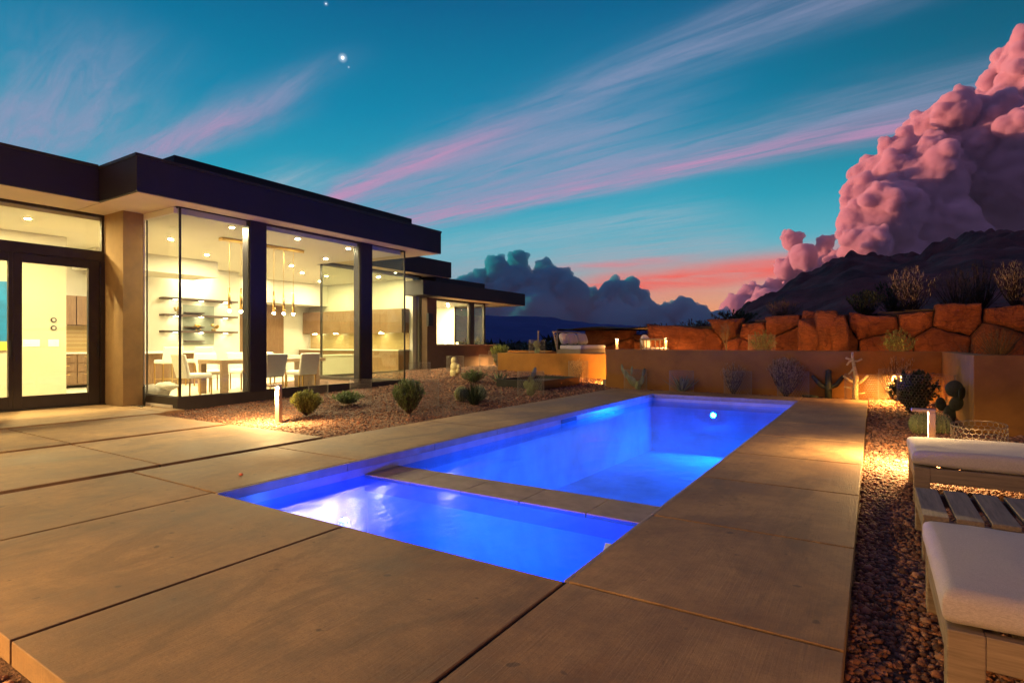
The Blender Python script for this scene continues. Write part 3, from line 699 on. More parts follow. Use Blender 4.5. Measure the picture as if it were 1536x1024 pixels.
# inner walls
hb('inner_wall', 'plaster_dim', [(-15.78,-2,.051,-15.6,5.46,3.2)])
hb('beam', 'plaster', [(-15.8,-2,3.2,-15.58,5.46,3.629)])
hb('inner_wall', 'plaster', [(-13.3,5.501,.051,-12.115,5.535,3.629)])
hb('inner_wall', 'plaster', [(-18.5,7.25,.051,-18.3,11.35,3.629)])
hb('inner_wall', 'plaster', [(-20.7,-2,.051,-20.5,15.9,3.629),(-20.5,15.9,.051,-14.55,16.1,3.629)])
hb('ceiling_drop', 'plaster', [(-17.9,6.4,3.16,-16.5,9.55,3.629)])
hb('ceiling_drop', 'plaster', [(-20.5,11.5,2.75,-19.3,15.9,3.629)])
hb('wood_door', 'walnut', [(-20.5,13.3,.051,-20.44,14.6,2.75)], .004)
hb('wood_door', 'walnut', [(-20.5,12.0,.051,-20.44,12.9,2.75)], .004)
hb('wood_panel', 'walnut', [(-20.5,9.5,.051,-20.45,11.9,2.75)], .004)
hb('mirror_niche', 'smoked', [(-18.299,9.45,1.15,-18.285,10.45,2.42)])
for z in (1.54, 2.04, 2.55):
    sh = hb('floating_shelf', 'darkshelf', [(-18.3,8.75,z,-17.98,11.1,z+.06)], .004)
    for k in range(3): hb('shelf_light', 'under', [(-18.16,9.1+.8*k,z-.008,-18.10,9.2+.8*k,z-.001)], parent=sh)
for z in (1.25, 1.7, 2.15):
    hb('display_shelf', 'darkshelf', [(-18.28,9.47,z,-18.12,10.05,z+.04)])
LENS = MB(); 
def downlight(x, y, z, ln='lens'):
    r = MB(); r.tube([(x,y,z-.012),(x,y,z-.0005)], [.066,.066], 22); d = r.build('downlight', 'white', house)
    lamp_disc('lens', (x,y,z-.0135), (0,0,-1), .045, ln, d)
for (x,y) in ((-13.87,4.23),(-13.5,2.5),(-13.5,.7),(-13.5,-1.),(-17.8,6.57),(-13.76,6.83),(-11.3,6.84),(-17.9,9.75),(-11.3,9.95),(-15.3,11.2),(-16.5,12.5),(-16.6,13.6),(-15.4,8.6),(-15.2,14.8),(-13.2,10.8),(-19.2,8.2),(-19.4,5.0),(-19.2,12.6),(-18.2,14.6),(-17.4,3.2),(-11.25,8.4),(-13.8,8.9),(-16.6,4.9)):
    downlight(x, y, 3.63, 'lensdoor' if x > -14 and y < 5 else 'lens')
for (x,y) in ((-15.2,17.4),(-15.6,19.3),(-16.7,18.4),(-16.6,17.3),(-14.9,18.4)): downlight(x, y, 2.84)
o = thing('hose_stub', 'dark pipe stub with loose cable coil beside the window plinth', 'pipe', (-11.9,5.42,-.07))
MB().tube([(-11.9,5.42,-.1),(-11.9,5.42,.36),(-11.88,5.42,.40)], .026, 10).build('pipe', 'black', o, smooth=True)
MB().tube([(-11.9+.16*math.cos(q*.55)+.012*q,5.30+.07*math.sin(q*.9),.0+.02*math.sin(q*1.7)) for q in range(24)], .007, 6).build('cable', 'black', o, smooth=True)

# kitchen run seen through the patio door
k = thing('kitchen_cabinet', 'walnut kitchen base drawers with brass pulls and pale counter seen through the patio door', 'cabinet', (-17.4,6.2,.05))
mb = MB(); mb.box(-18.0,5.5,.12,-17.4,7.2,.93); mb.build('carcass', 'walnut', k)
for (ya,yb) in ((5.52,6.3),(6.32,7.18)):
    for (za,zb) in ((.14,.45),(.47,.68),(.70,.91)):
        d = MB().box(-17.398,ya+.01,za+.01,-17.375,yb-.01,zb-.01).build('drawer', 'walnut', k, bevel=.003)
        MB().tube([(-17.35,ya+.15,zb-.05),(-17.35,yb-.15,zb-.05)], .008, 8).build('handle', 'brass', d)
MB().box(-18.0,5.48,.931,-17.36,7.22,.97).build('countertop', 'stone', k, bevel=.003)
MB().box(-18.02,5.48,.972,-17.985,7.22,1.68).build('backsplash', 'tilek', k)
k = thing('wall_cabinet', 'walnut upper kitchen cabinet above the mosaic backsplash', 'cabinet', (-17.7,6.2,1.7))
MB().box(-18.0,5.48,1.69,-17.62,6.38,2.45).build('carcass', 'walnut', k, bevel=.003)
MB().box(-18.0,6.4,1.69,-17.62,7.2,2.45).build('cabinet_door', 'walnut', k, bevel=.003)
MB().box(-17.8,5.7,1.682,-17.72,5.8,1.689).build('puck_light', 'under', k)
hb('inner_wall', 'plaster', [(-18.2,5.48,.051,-18.021,7.249,3.629)])
k = thing('reflection_kitchen', 'long walnut kitchen run with mosaic backsplash on the far wall, added in place of a reflection in the side glass', 'cabinet', (-17,15.6,.05))  # added cabinets standing in for the kitchen reflected in the side glass
MB().box(-20.4,15.3,.05,-14.7,15.88,.93).build('base_cabinet', 'walnut', k); MB().box(-20.4,15.26,.931,-14.66,15.885,.97).build('countertop', 'stone', k)
MB().box(-20.4,15.885,.971,-14.7,15.899,1.6).build('backsplash', 'tilek2', k)
for q in range(5): MB().box(-20.4+q*1.14,15.5,1.6,-20.4+q*1.14+1.12,15.885,2.5).build('cabinet_door', 'walnut', k, bevel=.003)
for q in range(4): MB().box(-19.9+q*1.3,15.6,1.59,-19.75+q*1.3,15.7,1.599).build('puck_light', 'under', k)
o = thing('wall_control', 'small dark round wall control, upper of the two on the white wall behind the door', 'thermostat', (-15.6,5.0,1.7), 0, 'round wall controls')
def control(o, x, y, z):
    MB().tube([(x,y,z),(x+.02,y,z)], .055, 20).build('dial', 'black', o); MB().tube([(x+.02,y,z),(x+.026,y,z)], .032, 18).build('face', 'greyfab', o)
control(o, -15.6, 5.22, 1.73)
o = thing('wall_control', 'small dark round wall control, lower of the two on the white wall behind the door', 'thermostat', (-15.6,5.0,1.5), 0, 'round wall controls')
control(o, -15.6, 5.22, 1.55)
for (y,w,l) in ((5.22,.20,'white switch plate below the round wall controls'),(4.82,.30,'wide white switch plate left of the round wall controls')):
    o = thing('switch_plate', l, 'light switch', (-15.6,y,1.2), 0, 'white wall switches')
    MB().box(-15.6,y-w/2,1.13,-15.588,y+w/2,1.29).build('plate', 'white', o, bevel=.003)
    for q in range(int(w/.1)): MB().box(-15.588,y-w/2+.03+q*.1,1.17,-15.582,y-w/2+.07+q*.1,1.25).build('rocker', 'white', o, bevel=.002)
o = thing('wall_art', 'wall picture in flat blue over a yellow band at the left edge of the photo', 'picture', (-15.6,3.2,1.7))
MB().box(-15.6,2.4,1.24,-15.56,4.43,2.52).build('canvas', 'blue_paint', o, bevel=.004)
MB().box(-15.6,2.4,1.06,-15.555,4.43,1.239).build('yellow_band', 'yellow_paint', o)

# dining table, chairs, stools, chandelier
o = thing('dining_table', 'long wooden dining table with slab legs inside the glass corner', 'table', (-12.6,8.4,.05))
mb = MB(); mb.box(-13.1,7.1,.74,-12.1,9.9,.83); mb.build('tabletop', 'tablewood', o, bevel=.006)
MB().box(-12.22,7.11,.05,-12.105,7.24,.739).build('leg', 'tablewood', o, bevel=.004); MB().box(-13.09,7.11,.05,-12.97,7.24,.739).build('leg', 'tablewood', o, bevel=.004)
MB().box(-13.0,9.6,.05,-12.11,9.72,.739).build('leg', 'tablewood', o, bevel=.004)
def dining_chair():
    o = thing('dining_chair', 'cream dining chair', 'chair', (0,0,0), 0, 'cream dining chairs')
    mb = MB(); mb.box(-.25,-.26,.40,.25,.26,.50); mb.build('seat', 'chairfab', o, smooth=False, bevel=.035, seg=3)
    mb = MB()
    mb.add([(-.25,-.28,.40),(.25,-.28,.40),(.25,-.20,.40),(-.25,-.20,.40),(-.27,-.40,.92),(.27,-.40,.92),(.27,-.33,.92),(-.27,-.33,.92)],
           [(3,2,1,0),(4,5,6,7),(0,1,5,4),(1,2,6,5),(2,3,7,6),(3,0,4,7)]); mb.build('backrest', 'chairfab', o, bevel=.03, seg=3)
    for sx in (-1,1):
        for sy in (-1,1): MB().box(sx*.23-.012,sy*.235-.012,0,sx*.23+.012,sy*.235+.012,.40).build('leg', 'brass', o)
    MB().box(-.24,-.25,.385,.24,-.225,.40).build('seat_frame', 'brass', o)
    return o
ch = dining_chair()
spots = [(-12.5,6.72,0,'cream dining chair at the near head of the table, seen side on'),(-11.72,7.95,PI/2,'cream dining chair partly hidden behind the first dark window post'),(-11.72,8.85,PI/2,'cream dining chair with its back to the middle window, nearest the table end'),
         (-13.5,7.7,-PI/2,'cream dining chair across the table, seen beyond the near table leg'),(-13.5,8.5,-PI/2,'cream dining chair across the table behind the first window post'),(-13.5,9.3,-PI/2,'cream dining chair across the table at its far end')]
for i,(x,y,rz,l) in enumerate(spots): place(ch, i==0, (x,y,.05), rz, l)
o = thing('kitchen_island', 'pale topped kitchen island with dark wood sides behind the bar stools', 'island', (-16.9,8.3,.05))
MB().box(-17.2,7.3,.05,-16.5,9.2,.93).build('base', 'walnut', o); MB().box(-17.25,7.2,.931,-16.2,9.3,.99).build('countertop', 'stone', o, bevel=.004)
def bar_stool():
    o = thing('bar_stool', 'cream bar stool', 'stool', (0,0,0), 0, 'cream bar stools')
    MB().box(-.24,-.24,.62,.24,.24,.72).build('seat', 'chairfab', o, bevel=.03, seg=3)
    mb = MB(); mb.add([(-.24,-.25,.64),(.24,-.25,.64),(.24,-.18,.64),(-.24,-.18,.64),(-.25,-.34,1.06),(.25,-.34,1.06),(.25,-.28,1.06),(-.25,-.28,1.06)],
           [(3,2,1,0),(4,5,6,7),(0,1,5,4),(1,2,6,5),(2,3,7,6),(3,0,4,7)]); mb.build('backrest', 'chairfab', o, bevel=.025, seg=3)
    for sx in (-1,1):
        for sy in (-1,1): MB().box(sx*.22-.012,sy*.22-.012,0,sx*.22+.012,sy*.22+.012,.62).build('leg', 'brass', o)
    mb = MB(); mb.box(-.208,-.232,.2,.208,-.212,.22); mb.box(-.208,.212,.2,.208,.232,.22); mb.build('footrest', 'brass', o)
    return o
st = bar_stool()
for i,(x,y,rz,l) in enumerate(((-15.75,7.75,PI/2,'cream bar stool at the island, left one behind the glass corner edge'),(-15.75,8.55,PI/2,'cream bar stool at the island, right one beside the dining chair'))): place(st, i==0, (x,y,.05), rz, l)
o = thing('chandelier', 'linear brass chandelier with slim pendants over the dining table', 'chandelier', (-12.6,8.4,3.6))
MB().box(-12.68,7.35,3.555,-12.52,9.55,3.625).build('canopy', 'brass', o, bevel=.004)
for y in (7.56,7.85,8.28,8.72,9.0,9.28):
    p = MB().tube([(-12.6,y,2.5),(-12.6,y,3.555)], .006, 6).build('cable', 'brass', o)
    MB().tube([(-12.6,y,1.98),(-12.6,y,2.5)], [.035,.02], 14).build('pendant', 'brass', o, smooth=True)
    MB().ball((-12.6,y,1.955), .034, 14, 9).build('bulb', 'pendant', o, smooth=True)
def ornament(loc, label, seed):
    o = thing('shelf_ornament', label, 'ornament', loc, 0, 'gold ornaments on the shelves'); rr = random.Random(seed); mb = MB()
    for q in range(9): mb.ball(Vector(loc)+Vector((rr.uniform(-.06,.06),rr.uniform(-.1,.1),.04+rr.uniform(0,.18))), rr.uniform(.025,.045), 10, 7)
    mb.build('cluster', 'brass', o, smooth=True); MB().cyl(loc[0],loc[1],loc[2],loc[2]+.05,.03,12).build('stand', 'brass', o)
ornament((-18.14,9.25,2.10), 'gold ornament on the middle floating shelf', 1); ornament((-18.14,9.8,1.60), 'gold ornament on the lowest shelf, left of two', 2); ornament((-18.14,10.4,1.60), 'gold ornament on the lowest shelf, right of two', 3)
o = thing('floor_cushion', 'rumpled grey and cream floor cushion low behind the glass corner', 'cushion', (-12.9,6.1,.05))
MB().ball((-12.75,6.0,.19), (.36,.30,.15), 28, 14, fn=lambda p,t: 1+.13*noise.noise(Vector((math.cos(p)*2,math.sin(p)*2,t*2)))).build('cushion_pad', 'greyfab', o, smooth=True)
MB().ball((-12.55,6.15,.30), (.26,.20,.09), 24, 12, fn=lambda p,t: 1+.22*noise.noise(Vector((math.cos(p)*3,math.sin(p)*3,t*2)))).build('throw', 'chairfab', o, smooth=True)
# furniture of the glazed lounge further along
o = thing('sideboard', 'long pale sideboard inside the second glass bay', 'sideboard', (-16.4,13.5,.05))
MB().box(-17.2,12.4,.05,-16.7,15.0,.75).build('carcass', 'plaster', o, bevel=.006); MB().box(-17.24,12.36,.751,-16.66,15.04,.79).build('top', 'stone', o, bevel=.004)
o = thing('console_table', 'small pale table behind the bedroom window', 'table', (-15.2,18.6,.3))
MB().box(-15.4,18.2,1.0,-15.0,19.6,1.05).build('tabletop', 'plaster', o); 
for a,b in ((-15.38,18.22),(-15.06,18.22),(-15.38,19.54),(-15.06,19.54)): MB().box(a,b,.3,a+.04,b+.04,1.0).build('leg', 'tablewood', o)
for (y,l) in ((18.62,'small glowing lamp behind the bedroom window, left of two'),(19.42,'small glowing lamp behind the bedroom window, right of two')):
    o = thing('table_lamp', l, 'lamp', (-15.2,y,1.05), 0, 'glowing lamps on the bedroom table')
    MB().cyl(-15.2,y,1.05,1.07,.05,14).build('lamp_base', 'white', o); MB().cyl(-15.2,y,1.07,1.25,.045,16,.055).build('lamp_shade', 'pendlow', o)

# ---------------------------------------------------------------- benches in the gravel strip
def ottoman(x0, y0, x1, y1, label):
    o = thing('ottoman', label, 'ottoman', (x0,y0,-.085), 0, 'cushioned teak ottomans'); zb = -.09; zt = .215
    lw = .105
    for (a,b) in ((x0,y0),(x1-lw,y0),(x0,y1-lw),(x1-lw,y1-lw)): MB().box(a,b,zb,a+lw,b+lw,zt).build('leg', 'teak', o, bevel=.005)
    for (a,b) in ((y0+.002,y0+.05),(y1-.05,y1-.002)): MB().box(x0+lw,a,.10,x1-lw,b,zt-.001).build('long_rail', 'teak', o, bevel=.004)
    for (a,b) in ((x0+.002,x0+.05),(x1-.05,x1-.002)): MB().box(a,y0+lw,.10,b,y1-lw,zt-.001).build('end_rail', 'teaky', o, bevel=.004)
    sl = MB(); n = int((x1-x0)/.14)
    for q in range(n): a = x0+.055+(x1-x0-.11)*q/n; sl.box(a,y0+.052,.17,a+.10,y1-.052,.205)
    sl.build('slat_deck', 'teaky', o, bevel=.003)
    bm_ = MB(); nx, ny = 40, 28; cx0, cx1, cy0, cy1 = x0-.012, x1+.012, y0+.012, y1-.0; zc0, zc1 = .222, .345
    def shp(u, v, top):
        # pillow profile: rounded edge with a soft crown
        ex = min(u, 1-u)*(cx1-cx0); ey = min(v, 1-v)*(cy1-cy0); e = min(ex, ey); r_ = .045
        k = math.sqrt(max(0, 1-(1-min(1, e/r_))**2))
        crown = .014*math.sin(PI*u)**.5*math.sin(PI*v)**.5
        mid = (zc0+zc1)/2+.0; hh = (zc1-zc0)/2
        wob = .007*noise.noise(Vector((u*4+x0,v*4+y0,1)))+.003*noise.noise(Vector((u*13+x0,v*11+y0,4)))
        return mid+(hh*(.35+.65*k)+crown+wob)*(1 if top else -1)*(1 if top else .96)
    def warp(i, n):
        q = i/n; return .5-.5*math.cos(PI*q) if n else q
    for top in (1,0):
        off = len(bm_.v)
        for j in range(ny+1):
            for i in range(nx+1):
                u, v = warp(i,nx), warp(j,ny); bm_.v.append((cx0+(cx1-cx0)*u, cy0+(cy1-cy0)*v, shp(u,v,top)))
        for j in range(ny):
            for i in range(nx):
                q = (off+j*(nx+1)+i, off+j*(nx+1)+i+1, off+(j+1)*(nx+1)+i+1, off+(j+1)*(nx+1)+i)
                bm_.f.append(q if top else q[::-1])
    W = nx+1; T = W*(ny+1)
    rim = [i for i in range(W)]+[j*W+nx for j in range(1,ny+1)]+[ny*W+i for i in range(nx-1,-1,-1)]+[j*W for j in range(ny-1,0,-1)]
    for a,b in zip(rim, rim[1:]+rim[:1]): bm_.f.append((b, a, a+T, b+T))
    cu = bm_.build('cushion', 'cushion', o, smooth=True)
    e = .014; z = zc1-.030
    MB().tube([(cx0+e,cy0+e,z),(cx1-e,cy0+e,z),(cx1-e,cy1-e,z),(cx0+e,cy1-e,z),(cx0+e,cy0+e,z)], 0.0045, 6).build('piping', 'greyfab', cu, smooth=True)
ottoman(.215, 2.46, .98, 3.42, 'cushioned teak ottoman closest to the viewer, cut by the bottom right corner')
ottoman(.275, 5.55, 1.75, 6.45, 'long cushioned teak ottoman behind the slatted low table')
o = thing('slatted_table', 'low grey teak table with slatted top between the two cushioned ottomans', 'table', (.24,4.1,-.085))
X0,X1,Y0,Y1 = .245,1.5,4.10,4.86
for (a,b) in ((X0,Y0),(X1-.1,Y0),(X0,Y1-.1),(X1-.1,Y1-.1)): MB().box(a,b,-.09,a+.1,b+.1,.168).build('leg', 'teak', o, bevel=.005)
for (a,b) in ((Y0+.002,Y0+.045),(Y1-.045,Y1-.002)): MB().box(X0+.1,a,.09,X1-.1,b,.167).build('long_rail', 'teak', o, bevel=.004)
for (a,b) in ((X0+.002,X0+.045),(X1-.045,X1-.002)): MB().box(a,Y0+.1,.09,b,Y1-.1,.167).build('end_rail', 'teaky', o, bevel=.004)
for q in range(8):
    a = X0+.0+q*.158; MB().box(a,Y0,.169,a+.125,Y1,.197).build('slat', 'teaky', o, bevel=.004)

# ---------------------------------------------------------------- bollards
def bollard(lens='bol', h=.62):
    o = thing('path_light', 'path light', 'path light', (0,0,0), 0, 'bronze path lights')
    MB().box(-.03,-.05,0,.03,.05,h-.03).build('post', 'brz2', o, bevel=.004)
    MB().box(-.03,-.05,h-.029,.17,.05,h).build('cap', 'brz2', o, bevel=.004)
    m_ = MB(); m_.add([(.05,-.034,h-.0295),(.05,.034,h-.0295),(.155,.034,h-.0295),(.155,-.034,h-.0295)], [(0,1,2,3)]); m_.build('lens', lens, o)
    return o
M['brz2'] = pbr('brushed bronze post', (.30,.24,.19), .45, metal=.5, vary=.1)
bl = bollard()
blr = bollard('bolr')
bld = bollard('boldim')
for i,(x,y,z,rz,l) in enumerate([(-8.0,5.62,-.07,-PI/2,'bronze path light in the gravel by the first green shrub, before the glass corner'),
     (-3.3,-.75,-.1,PI*.5,'bronze path light beside the near edge of the patio, left of the viewer'),
     (-13.3,20.0,.12,-PI/2,'bronze path light far off beyond the house corner, by the low end wall'),
     (.50,7.14,-.085,PI,'bronze path light standing behind the long ottoman, beside the pool deck')]):
    place(bl, i==0, (x,y,z), rz, l)
for i,(x,y,z,rz,l) in enumerate([(.50,13.95,-.045,PI,'bronze path light hidden behind the dark cactus clump by the garden wall'),
     (1.3,.2,-.085,PI,'bronze path light in the gravel strip behind the viewer')]):
    place(blr, i==0, (x,y,z), rz, l)
for i,(x,y,z,rz,l) in enumerate([(-8.0,19.8,.78,-PI/2,'bronze path light on the upper terrace, right of the sofa'),
     (-6.0,19.3,.78,-PI/2,'bronze path light on the upper terrace, right of the round chair')]):
    place(bld, i==0, (x,y,z), rz, l)
def spot_can(loc, label, k, ln='spotlens'):
    o = thing('garden_spotlight', label, 'spotlight', loc, 0, 'garden spotlights'); L = Vector(loc); n = Vector((0,1,.12)).normalized()
    MB().tube([L-n*.12, L], [.05,.07], 18).build('housing', 'black', o, smooth=True)
    lamp_disc('lens', L+n*.001, n, .062, ln, o)
    MB().cyl(L.x, L.y-.05, L.z-.16, L.z-.03, .012, 8).build('stake', 'black', o)
for k,(x,y,l) in enumerate(((-4.3,16.3,'garden spotlight hidden behind the wall, facing the left end of the tall boulders'),(-1.7,16.0,'garden spotlight hidden behind the wall, facing the standing slab'),
     (.9,16.0,'garden spotlight hidden behind the wall, facing the middle boulders'),(3.6,14.6,'garden spotlight hidden behind the stepped wall, facing the bright caged bush'),(-8.2,22.6,'garden spotlight on the terrace facing the far boulders'))): spot_can((x,y,.90), l, k, 'spotfar' if k in (0,4) else 'spotlens')
o = thing('added_lantern', 'unseen bronze post lantern with a round globe, added behind the viewer to light the patio', 'lantern', (-5.4,-2.6,-.1))  # unseen lantern added to cast warm light over the patio
MB().tube([(-5.4,-2.6,-.1),(-5.4,-2.6,1.72)], .035, 12).build('post', 'brz2', o, smooth=True); MB().cyl(-5.4,-2.6,1.70,1.76,.08,18).build('collar', 'brz2', o)
MB().ball((-5.4,-2.6,1.88), .13, 20, 12).build('globe', 'globe', o, smooth=True)
o = thing('step_light', 'low step light in the corner notch between the two stucco walls', 'step light', (-6.55,15.35,-.02))
MB().box(-6.62,15.3,-.05,-6.48,15.4,.17).build('housing', 'brz2', o, bevel=.004); MB().box(-6.60,15.401,.09,-6.50,15.41,.15).build('lens', 'bolr', o)

# ---------------------------------------------------------------- garden walls and terrace
mb = MB(); mb.box(-6.3,14.75,-.2,1.2,15.0,1.03); mb.box(1.2,10.55,-.2,1.45,15.0,1.032); mb.box(1.2,10.3,-.2,16,10.549,1.034); mb.box(-6.3,15.001,-.2,-6.05,16.85,1.028)
tag(mb.build('garden_wall', 'stucco', bevel=.012), 'long tan stucco retaining wall behind the pool, stepping forward at the right', 'wall')
mb = MB(); mb.box(-11.2,16.6,-.2,-6.301,16.85,.868)
tag(mb.build('garden_wall', 'stucco', bevel=.012), 'lower tan stucco wall behind the dark planter box', 'wall')
mb = MB(); mb.box(-16.5,20.6,-.2,-11.2,20.85,.90); mb.box(-11.2,16.851,-.2,-10.95,20.85,.866)
tag(mb.build('garden_wall', 'stucco', bevel=.012), 'short low stucco wall end glimpsed past the far house corner', 'wall')
tz = lambda x,y: .78+.015*noise.noise(Vector((x,y,2)))
sheet('terrace_ground', -6.05, 16, 15.0, 21, 44, 14, tz, 'earth')
sheet('terrace_ground', 1.45, 16, 10.55, 15.0, 30, 10, tz, 'earth')
sheet('terrace_ground', -10.95, -6.05, 16.85, 30, 12, 28, tz, 'earth')
o = thing('planter_box', 'dark steel planter box on the gravel below the lower wall', 'planter', (-7.8,13.6,0))
mb = MB(); mb.box(-8.5,12.55,-.1,-7.1,12.59,.25); mb.box(-8.5,14.66,-.1,-7.1,14.7,.25); mb.box(-8.5,12.591,-.1,-8.46,14.659,.25); mb.box(-7.14,12.591,-.1,-7.1,14.659,.25)
mb.build('side_panel', 'steel', o, bevel=.004); MB().box(-8.459,12.591,-.05,-7.141,14.659,.17).build('soil', 'slope', o)
MB().tube([(-7.098,13.6,.13),(-7.08,13.6,.13)], .02, 12).build('valve', 'brass', o)

def rock(mb, c, r, seed, cuts=11):
    rr = random.Random(seed); pl = []
    for _ in range(cuts):
        n = Vector((rr.gauss(0,1),rr.gauss(0,1),rr.gauss(0,1))).normalized(); pl.append((n, rr.uniform(.74,1.0)))
    vs = []; fs = []; nu, nv = 36, 22
    off = Vector((rr.uniform(0,99),)*3)
    for j in range(nv+1):
        th = PI*j/nv
        for i in range(nu):
            ph = 2*PI*i/nu; d = Vector((math.sin(th)*math.cos(ph), math.sin(th)*math.sin(ph), math.cos(th)))
            k = 1/max(abs(d.x),abs(d.y),abs(d.z))**.85
            for n, q in pl:
                s = n.dot(d)
                if s > 1e-3: k = min(k, q*1.12/s)
            k *= 1+.06*noise.noise(d*2.2+off)+.035*noise.noise(d*6+off)
            vs.append((c[0]+d.x*k*r[0], c[1]+d.y*k*r[1], c[2]+d.z*k*r[2]))
    for j in range(nv):
        for i in range(nu): fs.append((j*nu+i, (j+1)*nu+i, (j+1)*nu+(i+1)%nu, j*nu+(i+1)%nu))
    mb.add(vs, fs)
def clip_half(poly, px, pz, nx, nz):
    out = []
    for i in range(len(poly)):
        a, b = poly[i], poly[(i+1)%len(poly)]
        da = (a[0]-px)*nx+(a[1]-pz)*nz; db = (b[0]-px)*nx+(b[1]-pz)*nz
        if da <= 0: out.append(a)
        if (da < 0 < db) or (db < 0 < da): f = da/(da-db); out.append((a[0]+(b[0]-a[0])*f, a[1]+(b[1]-a[1])*f))
    return out
def boulder_wall(label, x0, x1, yf, z0, ztop, seed, size):
    o = thing('boulder_wall', label, 'boulder wall', ((x0+x1)/2, yf, z0)); rr = random.Random(seed); seeds = []
    x = x0
    while x < x1:                      # two to three courses of fitted blocks
        w = size*rr.uniform(.75,1.35); H = ztop(x+w/2)-z0
        if rr.random() < .25: lv = (.5,)
        elif rr.random() < .6: lv = (.24,.74)
        else: lv = (.34,.84)
        for f in lv: seeds.append((x+w*rr.uniform(.3,.7), z0+H*(f+rr.uniform(-.07,.07)), rr.uniform(-.10,.10), w))
        if rr.random() < .5: seeds.append((x+w*rr.uniform(.9,1.05), z0+H*rr.uniform(.85,.98), rr.uniform(-.05,.12), w))
        x += w
    for n_, (sx, sz, sy, w) in enumerate(seeds):
        tp = ztop(sx)+rr.uniform(-.20,.16); tl = rr.uniform(-.16,.16)
        poly = [(sx-2,z0-.1),(sx+2,z0-.1),(sx+2,tp+2*tl),(sx-2,tp-2*tl)]
        for (ax, az, _, _) in seeds:
            if (ax,az) == (sx,sz) or abs(ax-sx) > 4: continue
            nx, nz = ax-sx, az-sz; L = math.hypot(nx,nz); nx, nz = nx/L, nz/L
            poly = clip_half(poly, (ax+sx)/2-nx*.007, (az+sz)/2-nz*.007, nx, nz)
            if len(poly) < 3: break
        if len(poly) < 3: continue
        P = []
        per = [math.dist(poly[i], poly[(i+1)%len(poly)]) for i in range(len(poly))]; tot = sum(per); N = 56
        for k in range(N):
            q = tot*k/N
            for i, e in enumerate(per):
                if q <= e: f = q/max(e,1e-6); a_, b_ = poly[i], poly[(i+1)%len(poly)]; P.append((a_[0]+(b_[0]-a_[0])*f, a_[1]+(b_[1]-a_[1])*f)); break
                q -= e
            else: P.append(poly[0])
        cx = sum(p[0] for p in P)/N; cz = sum(p[1] for p in P)/N
        tx, tz_ = rr.uniform(-.22,.22), rr.uniform(-.28,.10); off = Vector((rr.uniform(0,99),)*3)
        mb = MB(); rings = [(1.,.62),(1.,.26),(.985,.15),(.955,.08),(.90,.035),(.80,.01),(.66,-.01),(.48,-.015),(.28,-.02),(.1,-.02)]
        for (sc_, yo) in rings:
            for (px_, pz_) in P:
                X_, Z_ = cx+(px_-cx)*sc_, cz+(pz_-cz)*sc_; v3 = Vector((X_,Z_,0))
                dsp = .15*noise.noise(v3*1.5+off)+.09*abs(noise.noise(v3*3.7+off))+.04*noise.noise(v3*9+off)
                ed = .05*noise.noise(v3*2.5+off)+.02*noise.noise(v3*7+off)
                y_ = yf+sy+yo+(dsp+(X_-cx)*tx+(Z_-cz)*tz_ if yo < .3 else 0)+(Z_-z0)*.10
                mb.v.append((X_+ed, y_, Z_+ed*.8))
        for j in range(len(rings)-1):
            for k in range(N): mb.f.append((j*N+k, j*N+(k+1)%N, (j+1)*N+(k+1)%N, (j+1)*N+k))
        mb.f.append(tuple((len(rings)-1)*N+k for k in range(N)))
        mb.build('boulder', 'rock', o, smooth=True)
    m_ = MB(); n = 24
    for i in range(n):
        a = x0+(x1-x0)*i/n; b = x0+(x1-x0)*(i+1)/n; m_.box(a, yf+.45, z0-.1, b, yf+1.1, ztop((a+b)/2)-.06)
    m_.build('packed_earth', 'slope', o)
    return o
zr = lambda x: 1.86+.052*max(0, x+5.4)+.05*math.sin(x*1.7)
bw = boulder_wall('tall red sandstone boulder wall lit amber above the long garden wall', -5.35, 11, 19.7, .72, zr, 4, 1.35)
mb = MB()
for q,(xx,ww,hh) in enumerate(((-1.62,.30,.62),(-1.22,.34,.74),(-.86,.26,.66))):
    rock(mb, (xx, 19.2+.05*q, .78+hh*.9), (ww, .42, hh*1.0), 40+q, 7)
mb.build('standing_slab', 'rock', bw, smooth=True)
boulder_wall('far lower run of red boulders behind the terrace furniture', -11.2, -5.2, 26.6, .70, lambda x: 1.72+.02*math.sin(x*2), 11, 1.2)

# ---------------------------------------------------------------- terrace furniture
o = thing('outdoor_sofa', 'outdoor sofa with pale cushions on the upper terrace', 'sofa', (-8.7,18,.78))
SX, SY = -9.15, 17.3
mb = MB(); mb.box(SX,SY,.86,SX+.85,SY+2.1,1.0); mb.build('base', 'teak', o, bevel=.01)
for (a,b) in ((SX,SY),(SX+.77,SY),(SX,SY+2.02),(SX+.77,SY+2.02)): MB().box(a,b,.78,a+.08,b+.08,.859).build('leg', 'teak', o)
MB().box(SX+.05,SY+.02,1.0,SX+.87,SY+2.08,1.14).build('seat_cushion', 'cushion', o, bevel=.04, seg=3)
mb = MB()
for q in range(2): mb.tube([(SX-.0,SY+.03+q*2.04,.79),(SX-.20,SY+.03+q*2.04,1.62)], .03, 8)
mb.tube([(SX-.2,SY,1.6),(SX-.2,SY+2.1,1.6)], .03, 8); mb.build('back_frame', 'teak', o)
for q in range(5):
    y = SY+.22+q*.41
    Mx = Matrix.Rotation(R(-18),3,'Y')@Matrix.Rotation(R(random.uniform(-28,28)),3,'Z')
    MB().ball((SX+.10+.05*(q%2),y,1.37), (.075,.165,.21), 20, 14, Mx, fn=lambda p,t: 1/max(abs(math.sin(t)*math.sin(p)),abs(math.cos(t)),.55)**.55).build('pillow', 'greyfab', o, smooth=True)
